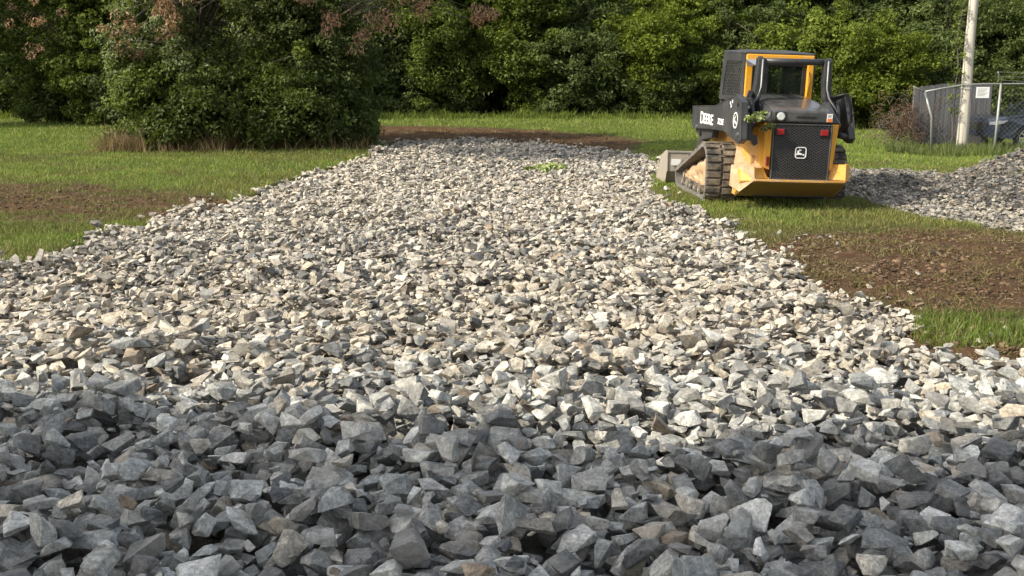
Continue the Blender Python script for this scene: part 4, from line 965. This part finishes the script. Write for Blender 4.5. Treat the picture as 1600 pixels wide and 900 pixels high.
# rear towers with cross bar
for sx in (-1, 1):
    t = MB(); O2 = lambda p: (sx * p[0], .50, p[1])
    t.poly([O2(p) for p in ((.40, 2.00), (.50, 2.00), (.515, 1.70), (.54, 1.50), (.64, 1.36), (.665, 1.10), (.65, .98), (.56, 1.02), (.50, 1.30), (.43, 1.48), (.405, 1.70))], (0, .13, 0))
    to_ = t.build('arm_tower', M['charcoal'], LD, .015)
    e = MB(); e.tube([(sx * .445, .485, 1.98), (sx * .45, .48, 1.62), (sx * .48, .46, 1.50), (sx * .60, .44, 1.32), (sx * .66, .42, 1.12)], .011, 8); e.build('steel_pipe', M['galv'], to_, 0, True)
cb = MB(); cb.tube([(-.50, .56, 1.955), (.51, .56, 1.965)], .042, 20); cb.build('cross_bar', M['charcoal'], LD, 0, True)
for x in (-.46, .47): MB().cyl((x, .56, 1.96), (1, 0, 0), .062, .05, 22).build('bar_collar', M['charcoal'], LD, .006)
cl = MB(); cl.hull([(-.52, 1.0, 1.88), (-.42, 1.0, 1.88), (-.52, 1.07, 1.98), (-.42, 1.07, 1.98), (-.50, .62, 1.90), (-.44, .62, 1.98)]); cl.build('hose_clamp', M['bare'], LD, .01)
# links between tower and arm, both sides
for sx in (-1, 1):
    l = MB(); l.poly([(sx * .60, y, z) for y, z in ((.55, 1.42), (.40, 1.52), (.22, 1.46), (.12, 1.30), (.10, 1.10), (.18, 1.0), (.30, 1.02), (.36, 1.14), (.32, 1.28), (.50, 1.28))], (sx * .05, 0, 0)); [setattr(v, 'co', v.co + Vector((0, .3 if sx > 0 else 0, 0))) for v in l.bm.verts]; lo = l.build('rear_link', M['charcoal'], LD, .02)
    for y, z in ((.28, 1.42), (.22, 1.08)): MB().cyl((sx * .655, y + (.3 if sx > 0 else 0), z), (1, 0, 0), .05, .03, 20).build('pin', M['black'], lo, .005)
    c = MB()
    for k in range(3):
        o = k * .022; c.tube([(sx * (.52 + o), .50, 1.50 - o), (sx * (.62 + o), .25, 1.56), (sx * (.74 + o * .4), .06 if sx < 0 else .35, 1.42), (sx * (.75 + o * .4), .02 if sx < 0 else .32, 1.20), (sx * (.70), .10 if sx < 0 else .38, 1.02 + o)], .015, 8)
    c.build('hydraulic_hose', M['black'], LD, 0, True)
bx = MB(); bx.box(-.845, -.70, -.02, .12, 1.335, 1.475); cv = bx.build('valve_cover', M['charcoal'], LD, .012)
for x in (-.815, -.745): MB().cyl((x, -.026, 1.365), (0, 1, 0), .018, .016, 16).build('bolt', M['white'], cv)
lk = MB(); lk.poly([(-.80, -.05, 1.30), (-.72, -.05, 1.30), (-.66, -.05, 1.02), (-.60, -.05, 1.0), (-.58, -.05, .90), (-.63, -.05, .865), (-.66, -.05, .93), (-.76, -.05, .95)], (0, .12, 0)); lk.build('hook_plate', M['charcoal'], LD, .01)
# lettering and marks on the arm
def text_mesh(name, body, size, off, sx_, mat, M4, parent):
    cu = bpy.data.curves.new(name, 'FONT'); cu.body = body; cu.size = size; cu.offset = off; cu.extrude = .002; cu.align_x = 'LEFT'
    o = bpy.data.objects.new('tmp', cu); col.objects.link(o); dg = bpy.context.evaluated_depsgraph_get()
    me = bpy.data.meshes.new_from_object(o.evaluated_get(dg)); bpy.data.objects.remove(o)
    for v in me.vertices: v.co = M4 @ Vector((v.co.x * sx_, v.co.y, v.co.z))
    me.materials.clear(); me.materials.append(mat); me.name = name; return link(name, me, parent)
def side(y, z, x=-.864): return Matrix(((0, 0, -1, x), (-1, 0, 0, y), (0, 1, 0, z), (0, 0, 0, 1)))
text_mesh('lettering', 'D', .245, .003, 1.28, M['white'], side(2.10, 1.045), bl)
text_mesh('lettering', 'EERE', .205, .004, 1.34, M['white'], side(1.88, 1.055), bl)
text_mesh('lettering', '323E', .110, .003, 1.5, M['white'], side(1.03, 1.09), bl)
rg = MB()
for k in range(20):
    t0, t1 = 2 * math.pi * k / 20, 2 * math.pi * (k + 1) / 20; f = lambda r1, r2, t: (-.863, .09 + r1 * math.cos(t), 1.185 + r2 * math.sin(t))
    rg.poly([f(.115, .105, t0), f(.115, .105, t1), f(.098, .090, t1), f(.098, .090, t0)], (-.004, 0, 0))
for poly in DEER: rg.poly([(-.863, .09 - a * 1.3, 1.185 + b * 1.3) for a, b in poly], (-.004, 0, 0))
rg.build('round_badge', M['white'], bl)
for y, z in ((.40, 1.40), (.36, 1.36), (.30, 1.42)):
    MB().box(-.866, -.859, y - .014, y + .014, z - .02, z + .02).build('decal', M['white'], bl)
# bucket
bk = MB(); W0, W1 = -1.06, 1.06
prof = [(3.35, .50), (3.30, .20), (3.42, .02), (3.60, -.005), (4.15, .0), (4.15, .022), (3.62, .03), (3.46, .06), (3.35, .22), (3.39, .50)]
bk.poly([(W0, y, z) for y, z in prof], (W1 - W0, 0, 0)); bucket = bk.build('bucket', M['steel'], LD, .006)
for x in (W0 - .022, W1 + .002):
    s_ = MB(); s_.poly([(x, y, z) for y, z in ((3.33, .52), (3.28, .20), (3.40, 0), (4.14, 0), (4.14, .06), (3.75, .44), (3.44, .53))], (.02, 0, 0)); s_.build('bucket_side', M['steel'], bucket, .004)
MB().box(W0, W1, 3.335, 3.40, .49, .525).build('top_rail', M['steel'], bucket, .006)
MB().box(W0 + .05, W0 + .20, 3.286, 3.295, .30, .40).build('bucket_label', M['white'], bucket)
cp = MB(); cp.poly([(-.62, 3.10, z) if i in (0, 3) else (.62, 3.10, z) for i, z in enumerate((.12, .12, .6, .6))], (0, .16, .0)); cp.build('coupler_plate', M['charcoal2'], LD, .015)
# ------------------------------------------------------------------ torn weed hanging on the loader, wilted weeds on the gravel
def weed(name, label, base, rad, n, size, seed, mat, stems=7, cat='weed'):
    a = random.Random(seed); mb = MB(); t = empty(name, base); tag(t, label, cat); C = []
    for _ in range(stems):
        e = Vector((a.uniform(-1, 1) * rad[0], a.uniform(-1, 1) * rad[1], a.uniform(.2, 1) * rad[2])); m_ = e * .5 + Vector((0, 0, rad[2] * .3)); mb.tube([(0, 0, 0), m_, e], .005, 5, .002)
        C += [list(e), list(m_.lerp(e, .5)), list(m_)]
    mb.build('stem', M['twig'], t); C = np.array(C)
    link('leaves', leaves_mesh('leaves', C, np.tile(np.array(rad) * .28, (len(C), 1)), n, size, mat, seed, .6, .45), t)
    return t
w1 = weed('torn_weed', 'torn leafy weed caught on the left rear linkage of the loader', tuple(LD.matrix_basis @ Vector((-.68, -.12, 1.16))), (.17, .08, .14), 7, .085, 4, M['weed'], 8)
w1b = weed('torn_weed', 'thin trailing weed stem drooping beside the yellow corner post', tuple(LD.matrix_basis @ Vector((-.50, -.10, 1.06))), (.10, .06, .12), 5, .06, 9, M['leaf_silver'], 6)
def surf(x, y):
    return float(Hm[int((y - GY0) / CELL), int((x - GX0) / CELL)])
weed('wilted_weed', 'pale green uprooted weed lying on the sunlit gravel', (.72, 19.2, surf(.72, 19.2)), (.26, .3, .18), 8, .13, 12, M['weed'], 9)
weed('wilted_weed', 'darker green weed sprig just left of the pale uprooted one', (.45, 19.5, surf(.45, 19.5)), (.22, .25, .10), 7, .11, 14, M['leaf_bright'], 7)
weed('seedling', 'tiny green seedling between the shaded stones', (1.33, 4.95, surf(1.33, 4.95) - .01), (.03, .03, .035), 4, .025, 16, M['leaf_bright'], 4, 'seedling')
# ------------------------------------------------------------------ utility pole, board fence, chain-link fence, sign
gz = lambda x, y: float(ht(x, y))
pl = empty('utility_pole', (12.05, 28.5, gz(12.05, 28.5))); tag(pl, 'tall pale weathered wooden pole standing behind the chain-link fence', 'utility pole')
a = random.Random(2); mb = MB(); rings = []
for k in range(19):
    z = -.3 + k * .55; r = .148 - .004 * k; dx = .012 * math.sin(k * .8)
    rings.append([(dx + r * (1 + .03 * math.sin(3 * t + k)) * math.cos(t), r * math.sin(t), z) for t in [2 * math.pi * q / 20 for q in range(20)]])
mb.loft(rings); mb.build('shaft', M['pole'], pl, 0, True)
mb = MB()
for z in (1.62, 1.70): mb.tube([(.150 * math.cos(R(t)), .150 * math.sin(R(t)), z + .02 * math.sin(R(t))) for t in range(0, 361, 20)], .007, 5)
mb.build('wire_band', M['galv'], pl)
mb = MB(); mb.tube([(.06, -.15, 1.6), (.13, -.12, 1.1), (.12, -.12, .2)], .008, 5); mb.build('ground_wire', M['charcoal'], pl)
vn = empty('climbing_vine', (11.80, 28.35, gz(11.8, 28.3))); tag(vn, 'leafy vine climbing up the left side of the utility pole', 'vine')
mb = MB(); pth = [(-.12 + .05 * math.sin(k * 1.3), 0, k * .35) for k in range(16)]; mb.tube(pth, .018, 5, .008); mb.tube([(p[0] + .08, .03, p[2]) for p in pth[2:]], .010, 5, .004); mb.build('stem', M['bark'], vn)
C = np.array([[p[0] + a.gauss(0, .07), a.gauss(0, .05), p[2] + a.uniform(-.1, .1)] for p in pth[3:] for _ in range(3)]); link('leaves', leaves_mesh('leaves', C, np.full((len(C), 3), .09), 12, .09, M['leaf_mid'], 31), vn)
bf = empty('board_fence', (12.4, 30.0, gz(12.4, 30))); tag(bf, 'weathered grey upright board fence behind the pole', 'board fence')
mb = MB(); x = -1.15
while x < 1.0:
    wd_ = .145; hh = 1.60 + .10 * min(1, (x + 1.15) / .8) + a.uniform(-.012, .012); mb.box(x, x + wd_ - .008, a.uniform(-.006, .006), .022, -.05, hh); x += wd_
mb.build('boards', M['boards'], bf)
mb = MB()
for z in (.35, 1.35): mb.box(-1.15, 1.0, .024, .07, z, z + .09)
mb.build('rail', M['boards'], bf)
for x in (-1.1, .95): MB().box(x - .05, x + .05, .026, .12, -.3, 1.56).build('post', M['boards'], bf, .005)
cf = empty('chain_link_fence', (12.3, 27.0, gz(12.3, 27))); tag(cf, 'sagging galvanised chain-link fence with barbed-wire arms, car behind', 'chain-link fence')
H = 1.76; Xp = [-.04, 3.1]
mb = MB(); mb.tube([(-1.92, 0, 1.57), (-1.5, 0, 1.65), (-1.0, 0, 1.73), (-.5, 0, H), (-.04, 0, H), (1.5, 0, H + .01), (3.1, 0, H + .02), (5.5, 0, H + .03)], .021, 8); mb.build('top_rail', M['galv'], cf, 0, True)
for x in (-.04, 3.1):
    p = MB(); p.tube([(x, 0, -.4), (x + .02, 0, H + .03)], .030, 12); po = p.build('post', M['galv'], cf, 0, True)
    q = MB(); q.tube([(x + .02, 0, H + .02), (x - .12, -.20, H + .16), (x - .24, -.34, H + .30)], .018, 8); q.build('barb_arm', M['galv'], po, 0, True)
p = MB(); p.tube([(-1.62, 0, -.2), (-1.70, 0, .95), (-1.92, 0, 1.57)], .028, 10); po = p.build('leaning_post', M['galv'], cf, 0, True)
q = MB(); q.tube([(-1.92, 0, 1.57), (-2.08, -.1, 1.62), (-2.28, -.16, 1.70)], .018, 8); q.build('barb_arm', M['galv'], po, 0, True)
ms = MB(); poly = [(-1.70, .0), (-1.90, 1.55), (-1.0, 1.72), (-.5, H - .01), (5.4, H), (5.4, .0)]
lattice(ms, poly, lambda u, v, d: (u, .024 + d, v), .09, R(45), .002, .002); ms.build('wire_mesh', M['galv'], cf)
bw = MB()
for o in (.33, .66, 1.0): bw.tube([(-.04 - .24 * o, -.34 * o, H + .30 * o), (1.4, -.34 * o, H + .30 * o - .08), (3.1 - .24 * o, -.34 * o, H + .30 * o)], .004, 4)
bw.build('barbed_wire', M['galv'], cf)
sg = empty('fence_sign', (11.82, 26.96, 1.20)); tag(sg, 'small white notice sign wired to the chain-link fence beside the pole', 'sign')
MB().box(-.165, .165, -.004, .004, -.135, .135).build('sign_board', M['white'], sg)
mb = MB()
for k in range(6): mb.box(-.13, .13 - .04 * ((k * 7) % 3), -.007, -.0045, .085 - k * .034, .095 - k * .034)
mb.build('print', M['galv'], sg)
# ------------------------------------------------------------------ parked car
car = empty('parked_car', (12.66, 28.9, gz(13, 29)), (0, 0, R(7))); tag(car, 'dark blue parked car with bright alloy wheel behind the chain-link fence', 'car'); car.scale = (.93, .93, .93)
def arch(cx, r, z0): return [(cx + r * math.cos(R(t)), .36 + r * math.sin(R(t))) for t in range(170, 9, -20)][::1]
prof = [(.02, .34), (-.01, .50), (.02, .70), (.10, .84), (.30, .93), (.75, .99), (1.25, 1.05), (3.9, 1.12), (4.55, 1.10), (4.66, .95), (4.70, .60), (4.62, .34)]
low = [(4.2, .28)] + [(3.70 + .385 * math.cos(R(t)), .34 + .385 * math.sin(R(t))) for t in range(0, 181, 20)] + [(3.2, .26), (1.5, .26)] + [(.95 + .385 * math.cos(R(t)), .34 + .385 * math.sin(R(t))) for t in range(0, 181, 20)] + [(.45, .30)]
full = prof + low
mb = MB(); rings = []
for yy, inx, inz in ((-.93, .10, .05), (-.90, .03, .012), (-.80, 0, 0), (-.4, -.05, -.015), (0, -.08, -.02), (.4, -.05, -.015), (.80, 0, 0), (.90, .03, .012), (.93, .10, .05)):
    ring = []
    for i, (x, z) in enumerate(full):
        fx = x + inx * (1 if x < .3 else (-1 if x > 4.4 else 0)); 
        fz = z - inz * (1 if z > .75 else 0) + (.0 if z > .3 else 0)
        fy = yy * (1 - .06 * max(0, (z - .7)) * 2) * (1 - (.10 * max(0, .5 - x) if abs(yy) > .85 else 0))
        ring.append((fx, fy, fz))
    rings.append(ring)
mb.loft(rings); body = mb.build('body', M['carpaint'], car, .01)
gh = [(1.20, 1.04), (2.05, 1.52), (2.5, 1.60), (3.6, 1.57), (4.3, 1.42), (4.6, 1.10)]
mb = MB(); mb.loft([[(x, yy * (1 - .22 * (z - 1.04)), z - dz) for x, z in gh] for yy, dz in ((-.80, .02), (-.6, 0), (0, -.03), (.6, 0), (.80, .02))]); mb.build('roof', M['carpaint'], car, .02)
ws = MB(); ws.poly([(1.235, -.70, 1.075), (1.235, .70, 1.075), (2.02, .58, 1.52), (2.02, -.58, 1.52)], (-.012, 0, .02)); ws.build('windscreen', M['carglass'], car)
for yy in (-1, 1):
    sw = MB(); sw.poly([(1.55, yy * .795, 1.12), (2.10, yy * .735, 1.46), (2.95, yy * .725, 1.50), (2.95, yy * .795, 1.13)], (0, yy * .012, 0)); sw.build('side_window', M['carglass'], car)
    sw = MB(); sw.poly([(3.05, yy * .795, 1.13), (3.05, yy * .725, 1.50), (3.7, yy * .74, 1.46), (4.15, yy * .79, 1.14)], (0, yy * .012, 0)); sw.build('side_window', M['carglass'], car)
    mr = MB(); mr.hull([(1.5, yy * .93, 1.12), (1.62, yy * .93, 1.12), (1.5, yy * 1.10, 1.13), (1.6, yy * 1.10, 1.13), (1.52, yy * .95, 1.25), (1.62, yy * 1.08, 1.25)]); mr.build('mirror', M['carpaint'], car, .02)
    hl = MB(); hl.hull([(-.03, yy * .52, .70), (-.01, yy * .54, .77), (.10, yy * .88, .82), (.34, yy * .93, .84), (.20, yy * .94, .76), (.02, yy * .86, .70), (.14, yy * .6, .75)]); hl.build('headlight', M['headlens'], car, .006)
    for xx in (.95, 3.70):
        wc = (xx, yy * .82, .34)
        ty = MB(); rings = []
        for k in range(33):
            t = 2 * math.pi * k / 32; c, s_ = math.cos(t), math.sin(t)
            rings.append([(xx + c * r, yy * .82 + o, .34 + s_ * r) for r, o in ((.255, -.10), (.33, -.11), (.345, -.06), (.345, .06), (.33, .11), (.255, .10))])
        ty.loft(rings, True, False); wh = ty.build('wheel', M['black'], car)
        rm = MB(); yo = yy * .90
        for k in range(24):
            t0, t1 = 2 * math.pi * k / 24, 2 * math.pi * (k + 1) / 24; rm.poly([(xx + r * math.cos(t), yo, .34 + r * math.sin(t)) for r, t in ((.262, t0), (.262, t1), (.235, t1), (.235, t0))], (0, yy * .02, 0))
        for k in range(10):
            t = 2 * math.pi * k / 10; d = Vector((math.cos(t), 0, math.sin(t))); n_ = Vector((-d.z, 0, d.x)); c0 = Vector((xx, yo, .34))
            rm.poly([c0 + d * .05 - n_ * .018, c0 + d * .25 - n_ * .022, c0 + d * .25 + n_ * .022, c0 + d * .05 + n_ * .018], (0, yy * .018, 0))
        rm.cyl((xx, yo + yy * .01, .34), (0, 1, 0), .06, .03, 16); rm.build('rim', M['alloy'], wh)
gr = MB(); gr.hull([(-.085, -.42, .52), (-.085, .42, .52), (-.07, -.48, .76), (-.07, .48, .76), (0, -.4, .5), (0, .4, .5), (0, .45, .78), (0, -.45, .78)]); gr.build('front_grille', M['black'], body, .01)
gb = MB()
for z in (.58, .66, .73): gb.tube([(-.092, -.42, z), (-.10, 0, z), (-.092, .42, z)], .008, 6)
gb.build('grille_bar', M['charcoal'], body)
ln = MB()
for xx in (1.32, 2.98): ln.tube([(xx, -.935, .45), (xx, -.938, .75), (xx, -.905, 1.08)], .005, 4)
ln.build('door_seam', M['black'], body)
